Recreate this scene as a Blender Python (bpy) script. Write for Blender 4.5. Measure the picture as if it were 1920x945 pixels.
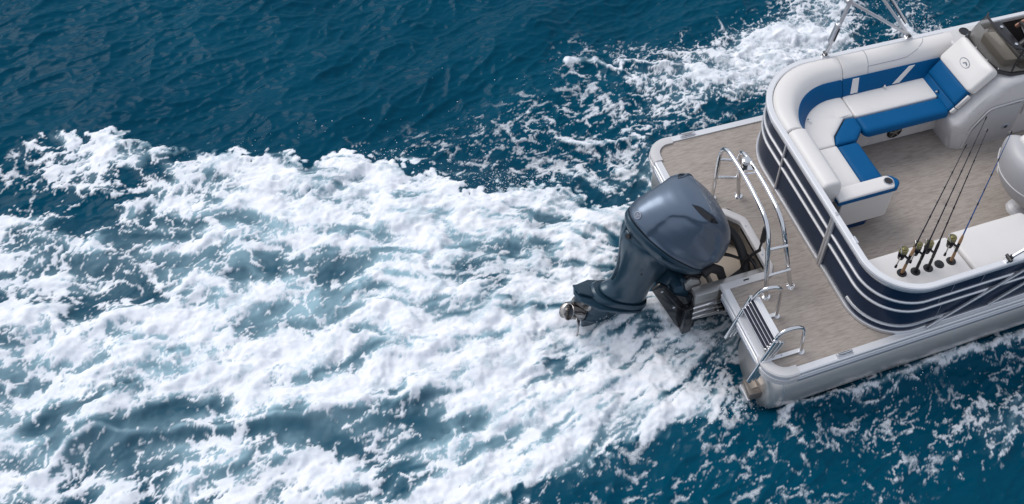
import bpy, bmesh, math, random
import numpy as np
from mathutils import Vector, Matrix
R = math.radians
S = bpy.context.scene
for _o in list(bpy.data.objects): bpy.data.objects.remove(_o)
COL = S.collection

# ------------------------------------------------------------------ camera
cam = bpy.data.objects.new('camera', bpy.data.cameras.new('camera')); COL.objects.link(cam)
CAM_ROT = [[0.9095168, 0.2539373, -0.329082], [-0.3988596, 0.7560226, -0.5189806], [0.1170048, 0.6032791, 0.7889006]]
CAM_POS = (-2.9087, -3.24102, 6.86369)
m = Matrix(CAM_ROT).to_4x4(); m.translation = Vector(CAM_POS); cam.matrix_world = m
cam.data.sensor_fit = 'HORIZONTAL'; cam.data.sensor_width = 36.0
cam.data.lens = 37.2939; cam.data.shift_x = -0.182896; cam.data.shift_y = 0.005357
cam.data.clip_start = 0.05; cam.data.clip_end = 3000
S.camera = cam

# ------------------------------------------------------------------ overcast daylight
SUN_EL, SUN_AZ = R(50), R(128)          # azimuth counted from +x (bow) towards +y (port)
W = bpy.data.worlds.new('World'); S.world = W; W.use_nodes = True
nt = W.node_tree; nt.nodes.clear()
sky = nt.nodes.new('ShaderNodeTexSky'); sky.sky_type = 'NISHITA'; sky.sun_disc = False
sky.sun_elevation = SUN_EL; sky.sun_rotation = R(90) - SUN_AZ
sky.air_density = 1.0; sky.dust_density = 4.0
grey = nt.nodes.new('ShaderNodeMix'); grey.data_type = 'RGBA'; grey.inputs[0].default_value = 0.72
grey.inputs[7].default_value = (6.5, 6.9, 7.7, 1)      # the cloud layer
nt.links.new(sky.outputs[0], grey.inputs[6])
bg = nt.nodes.new('ShaderNodeBackground'); bg.inputs[1].default_value = 0.105
wo = nt.nodes.new('ShaderNodeOutputWorld')
nt.links.new(grey.outputs[2], bg.inputs[0]); nt.links.new(bg.outputs[0], wo.inputs[0])
sd = bpy.data.lights.new('sun', 'SUN'); sd.energy = 1.5; sd.angle = R(38); sd.color = (1.0, 0.975, 0.95)
sun = bpy.data.objects.new('sun', sd); COL.objects.link(sun)
sv = Vector((math.cos(SUN_EL)*math.cos(SUN_AZ), math.cos(SUN_EL)*math.sin(SUN_AZ), math.sin(SUN_EL)))
sun.rotation_euler = sv.to_track_quat('Z', 'Y').to_euler()
S.view_settings.view_transform = 'Standard'; S.view_settings.look = 'None'
S.view_settings.gamma = 1.0; S.view_settings.use_curve_mapping = False
S.view_settings.exposure = 0.17

# ------------------------------------------------------------------ materials
def mat(name, col, rough=.5, metal=0., var=.06, scale=6., bump=0., bscale=120., spec=.5, stretch=None, coat=0., rvar=.1):
    mm = bpy.data.materials.new(name); mm.use_nodes = True; t = mm.node_tree; n = t.nodes; l = t.links
    b = n['Principled BSDF']
    tc = n.new('ShaderNodeTexCoord'); mp = n.new('ShaderNodeMapping'); l.new(tc.outputs['Object'], mp.inputs[0])
    if stretch: mp.inputs['Scale'].default_value = stretch
    no = n.new('ShaderNodeTexNoise'); no.inputs['Scale'].default_value = scale; no.inputs['Detail'].default_value = 5
    l.new(mp.outputs[0], no.inputs['Vector'])
    mx = n.new('ShaderNodeMix'); mx.data_type = 'RGBA'
    mx.inputs[6].default_value = tuple(c*(1-var) for c in col)+(1,); mx.inputs[7].default_value = tuple(min(1, c*(1+var)) for c in col)+(1,)
    l.new(no.outputs[0], mx.inputs[0]); l.new(mx.outputs[2], b.inputs['Base Color'])
    mr = n.new('ShaderNodeMapRange'); mr.inputs[3].default_value = max(.02, rough-rvar*rough); mr.inputs[4].default_value = rough+rvar*rough
    l.new(no.outputs[0], mr.inputs[0]); l.new(mr.outputs[0], b.inputs['Roughness'])
    b.inputs['Metallic'].default_value = metal; b.inputs['Specular IOR Level'].default_value = spec
    if coat: b.inputs['Coat Weight'].default_value = coat; b.inputs['Coat Roughness'].default_value = .06
    if bump:
        n2 = n.new('ShaderNodeTexNoise'); n2.inputs['Scale'].default_value = bscale; n2.inputs['Detail'].default_value = 3
        l.new(mp.outputs[0], n2.inputs['Vector'])
        bm_ = n.new('ShaderNodeBump'); bm_.inputs['Strength'].default_value = bump; bm_.inputs['Distance'].default_value = .004
        l.new(n2.outputs[0], bm_.inputs['Height']); l.new(bm_.outputs[0], b.inputs['Normal'])
    return mm
M = {}
M['vinyl'] = mat('ivory_vinyl', (.67,.652,.64), .42, var=.04, scale=3, bump=.12, bscale=260)
M['blue'] = mat('blue_vinyl', (.0008,.082,.225), .5, var=.10, scale=4, bump=.12, bscale=260, spec=.12)
M['navytrim'] = mat('navy_vinyl', (.003,.035,.12), .42, var=.1, scale=4, spec=.2)
M['gel'] = mat('white_gelcoat', (.56,.55,.555), .28, var=.03, scale=2, coat=.3)
M['gelgrey'] = mat('grey_gelcoat', (.40,.40,.415), .4, var=.04, scale=2)
M['navy'] = mat('navy_panel', (.006,.020,.052), .30, var=.10, scale=2, spec=.22)
M['alu'] = mat('anodised_aluminium', (.66,.67,.70), .33, metal=.75, var=.04, scale=8)
M['trim'] = mat('white_aluminium_trim', (.70,.71,.735), .38, metal=.25, var=.04, scale=5)
M['rib'] = mat('grey_rub_rail', (.34,.37,.43), .4, metal=.4, var=.06, scale=5)
M['tube'] = mat('brushed_pontoon', (.66,.62,.59), .31, metal=.72, var=.07, scale=5, stretch=(.5,3,3), bump=.05, bscale=40)
M['chrome'] = mat('polished_steel', (.72,.72,.73), .10, metal=1., var=.03, scale=4)
M['steel'] = mat('satin_steel', (.30,.27,.245), .34, metal=.6, var=.16, scale=9)
M['brushed'] = mat('brushed_steel', (.46,.45,.44), .36, metal=.7, var=.12, scale=6, stretch=(.4,3,3))
M['bronze'] = mat('propeller_steel', (.36,.345,.335), .2, metal=1., var=.08, scale=9)
M['liner'] = mat('well_liner', (.17,.15,.135), .4, metal=.3, var=.2, scale=9)
M['beige'] = mat('beige_liner', (.50,.43,.36), .45, var=.06, scale=7)
M['black'] = mat('black_plastic', (.014,.014,.017), .38, var=.2, scale=10)
M['blackgloss'] = mat('black_gloss', (.010,.011,.014), .16, var=.2, scale=10)
M['rubber'] = mat('black_rubber', (.016,.016,.018), .6, var=.2, scale=20)
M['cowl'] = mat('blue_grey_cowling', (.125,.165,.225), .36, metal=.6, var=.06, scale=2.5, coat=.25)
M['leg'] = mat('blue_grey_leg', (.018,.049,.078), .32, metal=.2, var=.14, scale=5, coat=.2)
M['seam'] = mat('dark_seam', (.012,.018,.028), .5)
M['grill'] = mat('speaker_black', (.02,.02,.022), .35)
M['cork'] = mat('cork', (.36,.21,.11), .75, var=.25, scale=60)
M['rodblue'] = mat('blue_rod', (.02,.10,.32), .25, coat=.4)
M['rodblack'] = mat('dark_rod', (.018,.016,.030), .25, coat=.4)
M['reelgold'] = mat('pale_green_reel', (.20,.18,.08), .25, metal=.6, var=.15, scale=40)
M['line'] = mat('fishing_line', (.22,.21,.13), .4)
M['skin'] = mat('skin', (.42,.22,.15), .5, var=.12, scale=14)
M['jacket'] = mat('dark_jacket', (.035,.038,.05), .85, var=.2, scale=14)
M['trousers'] = mat('dark_trousers', (.03,.035,.05), .85, var=.2, scale=14)
M['hair'] = mat('brown_hair', (.05,.03,.02), .6, var=.3, scale=40)
M['logo'] = mat('logo_grey', (.16,.19,.24), .45)
M['dash'] = mat('taupe_dash', (.48,.43,.36), .6, var=.06, scale=8)
M['tan'] = mat('tan_seat', (.30,.20,.12), .5)
M['stripe'] = mat('dark_step_pad', (.012,.016,.035), .4)

def floor_mat():
    mm = bpy.data.materials.new('woven_vinyl_floor'); mm.use_nodes = True; t = mm.node_tree; n = t.nodes; l = t.links; b = n['Principled BSDF']
    tc = n.new('ShaderNodeTexCoord')
    def ns(sc, st, det=4, rough=.6):
        mp = n.new('ShaderNodeMapping'); mp.inputs['Scale'].default_value = st; mp.inputs['Rotation'].default_value = (0,0,R(-4))
        l.new(tc.outputs['Object'], mp.inputs[0])
        x = n.new('ShaderNodeTexNoise'); x.inputs['Scale'].default_value = sc; x.inputs['Detail'].default_value = det; x.inputs['Roughness'].default_value = rough
        l.new(mp.outputs[0], x.inputs['Vector']); return x.outputs[0]
    a = ns(60, (.14,1,1), 5, .65); c = ns(9, (.25,1,1), 3); d = ns(150, (.10,1,1), 3, .6)
    ad = n.new('ShaderNodeMath'); ad.operation = 'MULTIPLY_ADD'; l.new(d, ad.inputs[0]); ad.inputs[1].default_value = .45; l.new(a, ad.inputs[2])
    ad2 = n.new('ShaderNodeMath'); ad2.operation = 'MULTIPLY_ADD'; l.new(c, ad2.inputs[0]); ad2.inputs[1].default_value = .35; l.new(ad.outputs[0], ad2.inputs[2])
    cr = n.new('ShaderNodeValToRGB'); l.new(ad2.outputs[0], cr.inputs[0])
    e = cr.color_ramp.elements; e[0].position = .58; e[0].color = (.195,.168,.148,1); e[1].position = 1.15 if False else 1.0; e[1].color = (.37,.328,.295,1)
    k = e.new(.80); k.color = (.292,.255,.228,1)
    l.new(cr.outputs[0], b.inputs['Base Color']); b.inputs['Roughness'].default_value = .62; b.inputs['Specular IOR Level'].default_value = .3
    bp_ = n.new('ShaderNodeBump'); bp_.inputs['Strength'].default_value = .25; bp_.inputs['Distance'].default_value = .002
    l.new(ad.outputs[0], bp_.inputs['Height']); l.new(bp_.outputs[0], b.inputs['Normal']); return mm
M['floor'] = floor_mat()

def glass_mat():
    mm = bpy.data.materials.new('smoked_acrylic'); mm.use_nodes = True; t = mm.node_tree; n = t.nodes; l = t.links; b = n['Principled BSDF']
    b.inputs['Base Color'].default_value = (.075,.067,.055,1); b.inputs['Roughness'].default_value = .12; b.inputs['Alpha'].default_value = .46; b.inputs['Specular IOR Level'].default_value = .3
    no = n.new('ShaderNodeTexNoise'); no.inputs['Scale'].default_value = 5
    mr = n.new('ShaderNodeMapRange'); mr.inputs[3].default_value = .08; mr.inputs[4].default_value = .2; l.new(no.outputs[0], mr.inputs[0]); l.new(mr.outputs[0], b.inputs['Roughness'])
    return mm
M['glass'] = glass_mat()

# ------------------------------------------------------------------ mesh helpers
def thing(name, label, cat, loc=(0,0,0), group=None):
    o = bpy.data.objects.new(name, None); o.empty_display_size = .2; COL.objects.link(o); o.location = loc
    o['label'] = label; o['category'] = cat
    if group: o['group'] = group
    return o
def wpos(o):
    p = Vector((0,0,0))
    while o: p += o.location; o = o.parent
    return p
class MB:
    def __init__(s): s.v = []; s.f = []
    def add(s, v, f):
        k = len(s.v); s.v += [tuple(p) for p in v]; s.f += [tuple(i+k for i in q) for q in f]; return s
    def box(s, c, d, mtx=None):
        x, y, z = [q/2 for q in d]; pts = [Vector((a*x, b*y, e*z)) for e in (-1,1) for b in (-1,1) for a in (-1,1)]
        if mtx is not None: pts = [mtx @ p for p in pts]
        c = Vector(c); return s.add([p+c for p in pts], [(0,2,3,1),(4,5,7,6),(0,1,5,4),(2,6,7,3),(0,4,6,2),(1,3,7,5)])
    def bar(s, a, b, w, h, up=(0,0,1)):
        a, b = Vector(a), Vector(b); d = (b-a); L = d.length; d.normalize(); u = Vector(up); x = d.cross(u).normalized(); u = x.cross(d)
        mt = Matrix((d, x, u)).transposed(); return s.box((a+b)/2, (L, w, h), mt)
    def rings(s, rs, closed=True, cap=True):
        n = len(rs[0]); v = [p for r in rs for p in r]; f = []
        for i in range(len(rs)-1):
            for j in range(n if closed else n-1):
                k = (j+1) % n; f.append((i*n+j, i*n+k, (i+1)*n+k, (i+1)*n+j))
        if cap and closed: f += [tuple(range(n-1,-1,-1)), tuple((len(rs)-1)*n+j for j in range(n))]
        return s.add(v, f)
    def tube(s, pts, r, n=8, cap=True):
        pts = [Vector(p) for p in pts]; N = len(pts); rs = []; u = None
        for i, p in enumerate(pts):
            t = (pts[min(i+1,N-1)]-pts[max(i-1,0)]).normalized()
            if u is None:
                u = t.cross(Vector((0,0,1)));  u = t.cross(Vector((0,1,0))) if u.length < .1 else u
            u = (u - t*u.dot(t)).normalized(); w = t.cross(u); rr = r[i] if isinstance(r, (list, tuple)) else r
            rs.append([p+(u*math.cos(a)+w*math.sin(a))*rr for a in [2*math.pi*k/n for k in range(n)]])
        return s.rings(rs, True, cap)
    def disc(s, c, axis, r, h, n=20, r2=None):
        a = Vector(axis).normalized(); c = Vector(c); return s.tube([c, c+a*h], [r, r if r2 is None else r2], n)
    def prism(s, poly, z0, z1):
        n = len(poly); return s.rings([[Vector((x,y,z0)) for x,y in poly], [Vector((x,y,z1)) for x,y in poly]])
    def slab(s, pts, n_, d):
        """extrude a 3-d polygon by d along n_"""
        n_ = Vector(n_).normalized()*d; return s.rings([[Vector(p) for p in pts], [Vector(p)+n_ for p in pts]])
    def sweep(s, path, prof, closed=False, cap=True, zs=None):
        """sweep profile [(u,z)] along a plan path; u is to the LEFT of the direction of travel"""
        nn = normals2(path, closed); rs = []
        for i, ((x,y), (a,b)) in enumerate(zip(path, nn)):
            dz = zs[i] if zs else 0; rs.append([Vector((x+a*u, y+b*u, z+dz)) for u, z in prof])
        if closed: rs.append(rs[0])
        return s.rings(rs, True, cap and not closed)
    def build(s, name, m_, parent=None, smooth=35, bevel=0, seg=1, sub=0):
        me = bpy.data.meshes.new(name); off = wpos(parent) if parent else Vector((0,0,0))
        me.from_pydata([Vector(p)-off for p in s.v], [], s.f)
        b = bmesh.new(); b.from_mesh(me); bmesh.ops.remove_doubles(b, verts=b.verts, dist=1e-5); bmesh.ops.recalc_face_normals(b, faces=b.faces)
        if bevel:
            ed = [e for e in b.edges if len(e.link_faces) == 2 and e.calc_face_angle(0) > R(30)]
            bmesh.ops.bevel(b, geom=ed, offset=bevel, segments=seg, profile=.5, affect='EDGES', clamp_overlap=True)
        b.to_mesh(me); b.free()
        me.materials.append(m_ if not isinstance(m_, str) else M[m_])
        if smooth: me.shade_smooth(); me.set_sharp_from_angle(angle=R(smooth))
        o = bpy.data.objects.new(name, me); COL.objects.link(o); o.parent = parent
        if sub: md = o.modifiers.new('s', 'SUBSURF'); md.levels = md.render_levels = sub
        return o
def normals2(path, closed=False):
    n = len(path); out = []
    for i in range(n):
        a = path[(i-1) % n] if (closed or i > 0) else path[0]; c = path[(i+1) % n] if (closed or i < n-1) else path[-1]; b = path[i]
        d1 = Vector((b[0]-a[0], b[1]-a[1])); d2 = Vector((c[0]-b[0], c[1]-b[1]))
        if d1.length < 1e-9: d1 = d2
        if d2.length < 1e-9: d2 = d1
        d1.normalize(); d2.normalize(); t = (d1+d2).normalized(); k = 1/max(.35, (t.dot(d1))); out.append((-t.y*k, t.x*k))
    return out
class Poly(list): src = None
def fillet(pts, rad, n=8, closed=False):
    out = Poly(fillet0(pts, rad, n, closed))
    if closed: out.src = (list(pts), list(rad) if isinstance(rad, (list, tuple)) else [rad]*len(pts), n)
    return out
def fillet0(pts, rad, n=8, closed=False):
    """round the corners of a plan polyline; rad is one radius or one for each point"""
    N = len(pts); out = []
    for i, p in enumerate(pts):
        r = rad[i] if isinstance(rad, (list, tuple)) else rad
        if (not closed and i in (0, N-1)) or r <= 0: out.append(tuple(p)); continue
        p = Vector(p); a = Vector(pts[(i-1) % N]); c = Vector(pts[(i+1) % N]); d1 = (a-p); d2 = (c-p); l1, l2 = d1.length, d2.length; d1.normalize(); d2.normalize()
        ang = d1.angle(d2); t = min(r/math.tan(ang/2), l1*(.98 if not closed and i == 1 else .499), l2*(.98 if not closed and i == N-2 else .499)); r = t*math.tan(ang/2)
        cc = p+(d1+d2).normalized()*(r/math.sin(ang/2)); s0 = p+d1*t-cc; s1 = p+d2*t-cc
        a0 = math.atan2(s0.y, s0.x); da = math.atan2(s1.y, s1.x)-a0
        while da > math.pi: da -= 2*math.pi
        while da < -math.pi: da += 2*math.pi
        out += [(cc.x+r*math.cos(a0+da*k/n), cc.y+r*math.sin(a0+da*k/n)) for k in range(n+1)]
    return out
def inset(poly, d):
    src = getattr(poly, 'src', None)
    if src:
        p, r, n = src; return fillet0(inset(p, d), [max(.002, q-d*.7) if q > 0 else 0 for q in r], n, True)
    A = sum(poly[i-1][0]*poly[i][1]-poly[i][0]*poly[i-1][1] for i in range(len(poly)))
    sgn = 1 if A > 0 else -1; nn = normals2(poly, True); return [(x+a*d*sgn, y+b*d*sgn) for (x,y), (a,b) in zip(poly, nn)]
def pillow(poly, z0, z1, r=.03, crown=.008, steps=5, low=None):
    """an upholstered pad: upright sides, rolled top edge, slightly crowned top"""
    b = MB(); rs = []
    lo = r*.5 if low is None else low
    rs.append([Vector((x,y,z0)) for x,y in inset(poly, lo)]); rs.append([Vector((x,y,z0+lo)) for x,y in poly])
    for k in range(steps+1):
        a = math.pi/2*k/steps; rs.append([Vector((x,y,z1-r+r*math.sin(a))) for x,y in inset(poly, r*(1-math.cos(a)))])
    q = inset(poly, r); cx = sum(p[0] for p in q)/len(q); cy = sum(p[1] for p in q)/len(q)
    for k, e in ((.96,.35),(.85,.75),(.6,1.)): rs.append([Vector((cx+(x-cx)*k,cy+(y-cy)*k,z1+crown*e)) for x,y in q])
    return b.rings(rs)
def bolster(path, prof, end=.02):
    """sweep a pad profile and round its two ends off"""
    nn = normals2(path); cu = sum(p[0] for p in prof)/len(prof); cz = sum(p[1] for p in prof)/len(prof); rs = []
    def ring(p, n_, k, sh, t):
        return [Vector((p[0]+n_[0]*(cu+(u-cu)*k)+t[0]*sh, p[1]+n_[1]*(cu+(u-cu)*k)+t[1]*sh, cz+(z-cz)*k)) for u, z in prof]
    N = len(path)
    for i in range(N):
        t = Vector((path[min(i+1,N-1)][0]-path[max(i-1,0)][0], path[min(i+1,N-1)][1]-path[max(i-1,0)][1])).normalized()
        if i == 0:
            for k, s_ in ((.80,0),(.93,.25),(.985,.6)): rs.append(ring(path[0], nn[0], k, end*s_, t))
            rs.append(ring(path[0], nn[0], 1, end, t)); continue
        if i == N-1:
            rs.append(ring(path[-1], nn[-1], 1, -end, t))
            for k, s_ in ((.985,.6),(.93,.25),(.80,0)): rs.append(ring(path[-1], nn[-1], k, -end*s_, t))
            continue
        rs.append(ring(path[i], nn[i], 1, 0, t))
    return MB().rings(rs)
def arc3(pts, r=.06, n=5):
    """round the corners of a 3-d polyline"""
    out = [Vector(pts[0])]
    for a, p, c in zip(pts[:-2], pts[1:-1], pts[2:]):
        a, p, c = Vector(a), Vector(p), Vector(c); t1 = min(r, (a-p).length*.48); t2 = min(r, (c-p).length*.48)
        q0 = p+(a-p).normalized()*t1; q1 = p+(c-p).normalized()*t2
        out += [q0*(1-t)**2+p*2*t*(1-t)+q1*t*t for t in [k/n for k in range(n+1)]]
    return out+[Vector(pts[-1])]
# ================================================================== the pontoon boat
BOW = 6.6
boat = thing('pontoon_boat', 'silver pontoon boat with navy fence panels and L-shaped blue and ivory lounge under way', 'boat', (0,1.295,0))
# deck sheet with rounded stern corners and the motor well cut out of the stern
WY0, WY1, WX = .955, 1.625, .425
deck = [(BOW,.055),(.055,.055),(.055,WY0-.05),(WX+.02,WY0-.05),(WX+.075,WY0+.06),(WX+.075,WY1-.13),(WX-.02,WY1+.055),(.055,WY1+.055),(.055,2.535),(BOW,2.535)]
deck = fillet(deck, [0,.19,0,.02,.06,.10,.03,0,.19,0], 8, True)
MB().prism(deck, -.03, 0).build('deck_floor', 'floor', boat, 30)
# edge trim: profile (u inward, z) seen from outside
RP = [(.058,.003),(.058,.012),(.006,.016),(-.004,.008),(-.004,-.012),(.006,-.018),(.006,-.028),(-.008,-.034),(-.012,-.048),(-.008,-.062),(.004,-.068),(.004,-.078),(-.003,-.084),(-.003,-.112),(.02,-.118),(.058,-.10)]
def trim(path, name):
    o = MB().sweep(path, RP).build(name, 'trim', boat, 25)
    MB().sweep(path, [(.003,-.021),(-.001,-.021),(-.001,-.026),(.003,-.026)]).build('rail_groove', 'rib', o, 0)
    MB().sweep(path, [(.003,-.082),(-.0065,-.085),(-.0065,-.111),(.003,-.114)]).build('rail_band', 'rib', o, 25)
    return o
trim([(BOW,2.59),(.24,2.59)], 'edge_trim')
trim([(.24,0.0),(BOW,0.0)], 'edge_trim')
c1 = [p for p in fillet([(.24,2.59),(0,2.59),(0,2.35)], .19, 10)]
c2 = [p for p in fillet([(0,.24),(0,0),(.24,0)], .19, 10)]
CP = [(.075,.004),(.075,.018),(.03,.024),(.0,.018),(-.01,.006),(-.010,-.014),(.004,-.020),(.004,-.03),(-.014,-.036),(-.018,-.050),(-.014,-.066),(.002,-.07),(.002,-.078),(-.006,-.084),(-.006,-.112),(.02,-.118),(.06,-.1)]
for c in (c1, c2):
    o = MB().sweep(c, CP).build('corner_cap', 'gel', boat, 30)
    MB().sweep(c[2:-2], [(.0,-.02),(-.0125,-.037),(-.0175,-.05),(-.0125,-.065),(.0,-.07)]).build('rail_band', 'rib', o, 30)
trim([(0,2.35),(0,WY1+.06)], 'edge_trim')
trim([(0,WY0-.055),(0,.24)], 'edge_trim')
# motor well frame, walls and floor
wp = fillet([(.0,WY1+.06),(WX-.06,WY1+.06),(WX+.075,WY1-.10),(WX+.075,WY0+.05),(WX+.01,WY0-.055),(0,WY0-.055)], [0,.10,.12,.08,.05,0], 6)
MB().sweep(wp, [(.002,-.03),(.002,.013),(-.012,.018),(-.058,.018),(-.066,.010),(-.066,-.06),(-.058,-.06),(-.058,-.03)]).build('well_frame', 'gel', boat, 30)
wl = MB().sweep(wp, [(-.060,-.03),(-.066,-.03),(-.066,-.36),(-.060,-.36)]).build('well_liner', 'liner', boat, 30)
MB().prism([(-.18,1.02),(.50,1.02),(.50,1.56),(-.18,1.56)], -.37, -.33).build('well_floor', 'beige', wl)
MB().prism(fillet([(.17,1.14),(.42,1.14),(.42,1.44),(.33,1.50),(.17,1.50)], .05, 4, True), -.33, -.27).build('bilge_cover', 'beige', wl, 30, .012, 2)
for x, y in ((.30,1.655),(.455,1.44),(.46,1.12),(.20,.925)): MB().disc((x,y,.017), (0,0,1), .008, .003, 10).build('screw', 'rib', boat)
MB().box((.22,WY0-.022,.020), (.05,.012,.008)).build('drain_slot', 'rubber', boat, 30, .003)
# engine pod behind and below the deck
MB().prism([(-.20,.965),(.52,.965),(.52,1.065),(-.20,1.065)], -.40, -.075).build('pod_wall', 'brushed', boat, 30, .008, 2)
MB().prism([(-.20,1.52),(.0,1.52),(.0,1.625),(-.20,1.625)], -.40, -.075).build('pod_wall', 'brushed', boat, 30, .008, 2)
MB().prism([(-.22,.99),(-.15,.99),(-.15,1.60),(-.22,1.60)], -.62, -.12).build('transom_plate', 'blackgloss', boat, 30, .006, 2)
def podring(x, w, zt): return [Vector((x,1.295-w,zt)), Vector((x,1.295-w,-.46)), Vector((x,1.295-w*.4,-.74)), Vector((x,1.295+w*.4,-.74)), Vector((x,1.295+w,-.46)), Vector((x,1.295+w,zt))]
MB().rings([podring(x, w, zt) for x, w, zt in ((-.16,.30,-.40),(.2,.33,-.40),(.54,.33,-.40),(.545,.33,-.13),(5.6,.33,-.13))]).build('centre_pod', 'tube', boat, 30)
MB().box((3.56,1.295,-.075),(5.98,2.46,.05)).build('deck_frame', 'alu', boat)
# two pontoons
def pontoon(yc):
    zc, r, n = -.415, .325, 36
    ring = lambda x, k: [Vector((x, yc+r*k*math.cos(a), zc+r*k*math.sin(a))) for a in [2*math.pi*j/n for j in range(n)]]
    o = MB().rings([ring(x,1) for x in (.185,2,4,BOW-1.0)]+[ring(BOW-.5,.93), ring(BOW-.1,.72), ring(BOW+.2,.40), ring(BOW+.32,.12)]).build('pontoon_tube', 'tube', boat, 40)
    MB().rings([ring(.18,.995), ring(.14,.985), ring(.105,.95), ring(.08,.88), ring(.066,.72), ring(.06,.3)]).build('end_cap', 'tube', o, 40)
    for x in (.183, 1.80, 3.4, 5.0): MB().rings([ring(x-.006,1.0), ring(x-.003,1.008), ring(x+.003,1.008), ring(x+.006,1.0)], cap=False).build('weld_seam', 'alu', o)
    MB().prism([(.05,yc-.1),(BOW-.8,yc-.1),(BOW-.8,yc+.1),(.05,yc+.1)], -.13, -.085).build('bracket_rail', 'alu', o)
    return o
pontoon(.335); pontoon(2.255)
b = MB().box((.025,.225,-.455), (.13,.16,.09), Matrix.Rotation(R(-4),3,'Z')).build('stern_bracket', 'liner', boat, 30, .012, 2)
MB().box((.02,.235,-.407), (.06,.08,.010)).build('bracket_plate', 'steel', b, 30, .003)
MB().box((-.04,.225,-.505), (.025,.16,.05)).build('bracket_lip', 'alu', b, 30, .005)
for x, y in ((.40,2.565),(.65,.03)):
    c = MB().prism(fillet([(x-.075,y-.022),(x+.075,y-.022),(x+.075,y+.022),(x-.075,y+.022)], .02, 4, True), .012, .024).build('cleat', 'alu', boat, 30, .003)
    MB().tube([(x-.065,y,.046),(x-.035,y,.041),(x+.035,y,.041),(x+.065,y,.046)], [.006,.009,.009,.006], 8).build('cleat_horn', 'chrome', c)
    for q in (-.025,.025): MB().disc((x+q,y,.02), (0,0,1), .009, .022, 10).build('cleat_stem', 'chrome', c)

# ------------------------------------------------------------------ fence
FX, FY0, FY1, FR, FP = .885, .05, 2.545, .41, .58
FA = fillet([(3.4,FY0),(FX,FY0),(FX,.862)], FR, 14)
FB = [(FX,.925),(FX,1.722)]
FC = fillet([(FX,1.738),(FX,FY1),(3.4,FY1)], FP, 16)
FD = [(BOW-.3,FY0),(3.42,FY0)]; FE = [(3.42,FY1),(BOW-.3,FY1)]
FF = [(BOW-.3,.08),(BOW-.3,2.52)]
def rprof(o, i, z0, z1, e=.006):
    """bevelled bar: o outward, i inward of the fence line (path runs with the boat's inside on its right)"""
    return [(-i,z0+e),(-i,z1-e),(-i+e,z1),(o-e,z1),(o,z1-e),(o,z0+e),(o-e,z0),(-i+e,z0)]
def fence(path):
    g = lambda p: p
    o = MB().sweep(path, g(rprof(.004,.008,.004,.63,.001))).build('fence_panel', 'navy', boat, 30)
    MB().sweep(path, g(rprof(.020,.018,.003,.042,.005))).build('bottom_rail', 'alu', o, 30)
    MB().sweep(path, g(rprof(.018,.012,.300,.328,.008))).build('middle_rail', 'alu', o, 30)
    MB().sweep(path, g(rprof(.018,.012,.415,.443,.008))).build('middle_rail', 'alu', o, 30)
    MB().sweep(path, g(rprof(.012,.012,.560,.594,.006))).build('upper_rail', 'alu', o, 30)
    return o
# travel from the bow down the starboard side, round the stern and back up the port side: outside is on the right
panels = [fence(path) for path in (FD, FA, FB, FC, FE)]
MB().sweep(FF, rprof(.01,.01,.004,.63,.004)).build('fence_panel', 'navy', boat, 30)
# flat bright cap rail all the way round
cap = fillet([(BOW-.3,FY0),(FX,FY0),(FX,FY1),(BOW-.3,FY1)], [0,FR,FP,0], 18)
MB().sweep(cap, [(-.022,.600),(-.026,.606),(-.026,.636),(-.018,.646),(.020,.646),(.028,.638),(.028,.606),(.022,.600)]).build('cap_rail', 'trim', boat, 30)
MB().sweep(cap, [(.027,.611),(.030,.613),(.030,.619),(.027,.621)]).build('cap_groove', 'rib', boat, 0)
for y in (.878,.909): MB().box((FX-.004,y,.302), (.044,.026,.596)).build('gate_post', 'alu', boat, 30, .005, 2)
MB().box((FX-.004,.8935,.30), (.03,.004,.59)).build('gate_gap', 'rubber', boat, 0)
MB().box((FX-.004,1.730,.302), (.036,.018,.596)).build('fence_post', 'alu', boat, 30, .004, 2)
for y in (3.41,): 
    MB().box((y,FY0,.302), (.02,.04,.596)).build('fence_post', 'alu', boat, 30, .004, 2); MB().box((y,FY1,.302), (.02,.04,.596)).build('fence_post', 'alu', boat, 30, .004, 2)
MB().disc((FX,.895,.646), (0,0,1), .014, .010, 14).build('gate_pin', 'chrome', boat)
MB().box((FX+.02,.62,.645), (.03,.07,.012)).build('rail_latch', 'alu', boat, 30, .004)
# lower moulding round the starboard corner and the diagonal rails
low = [q for q in fillet([(1.62,FY0),(FX,FY0),(FX,.862)], FR, 16) if q[1] < .50]
MB().sweep(low, [(.002,.098),(.014,.100),(.020,.112),(.014,.124),(.002,.126)]).build('lower_moulding', 'alu', boat, 30)
for a, c in (((1.40,FY0-.030,.035),(2.22,FY0-.030,.50)), ((1.98,FY0-.030,.085),(2.62,FY0-.030,.455))):
    MB().bar(a, c, .020, .026, (0,1,0)).build('diagonal_rail', 'alu', boat, 30, .006, 2)
for x, z0, z1 in ((1.47,.13,.30),(1.42,.33,.415),(1.50,.445,.56),(1.78,.445,.56)):
    MB().bar((x,FY0-.006,z0),(x,FY0-.006,z1), .004, .003, (0,1,0)).build('panel_seam', 'rib', boat, 0)

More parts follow.
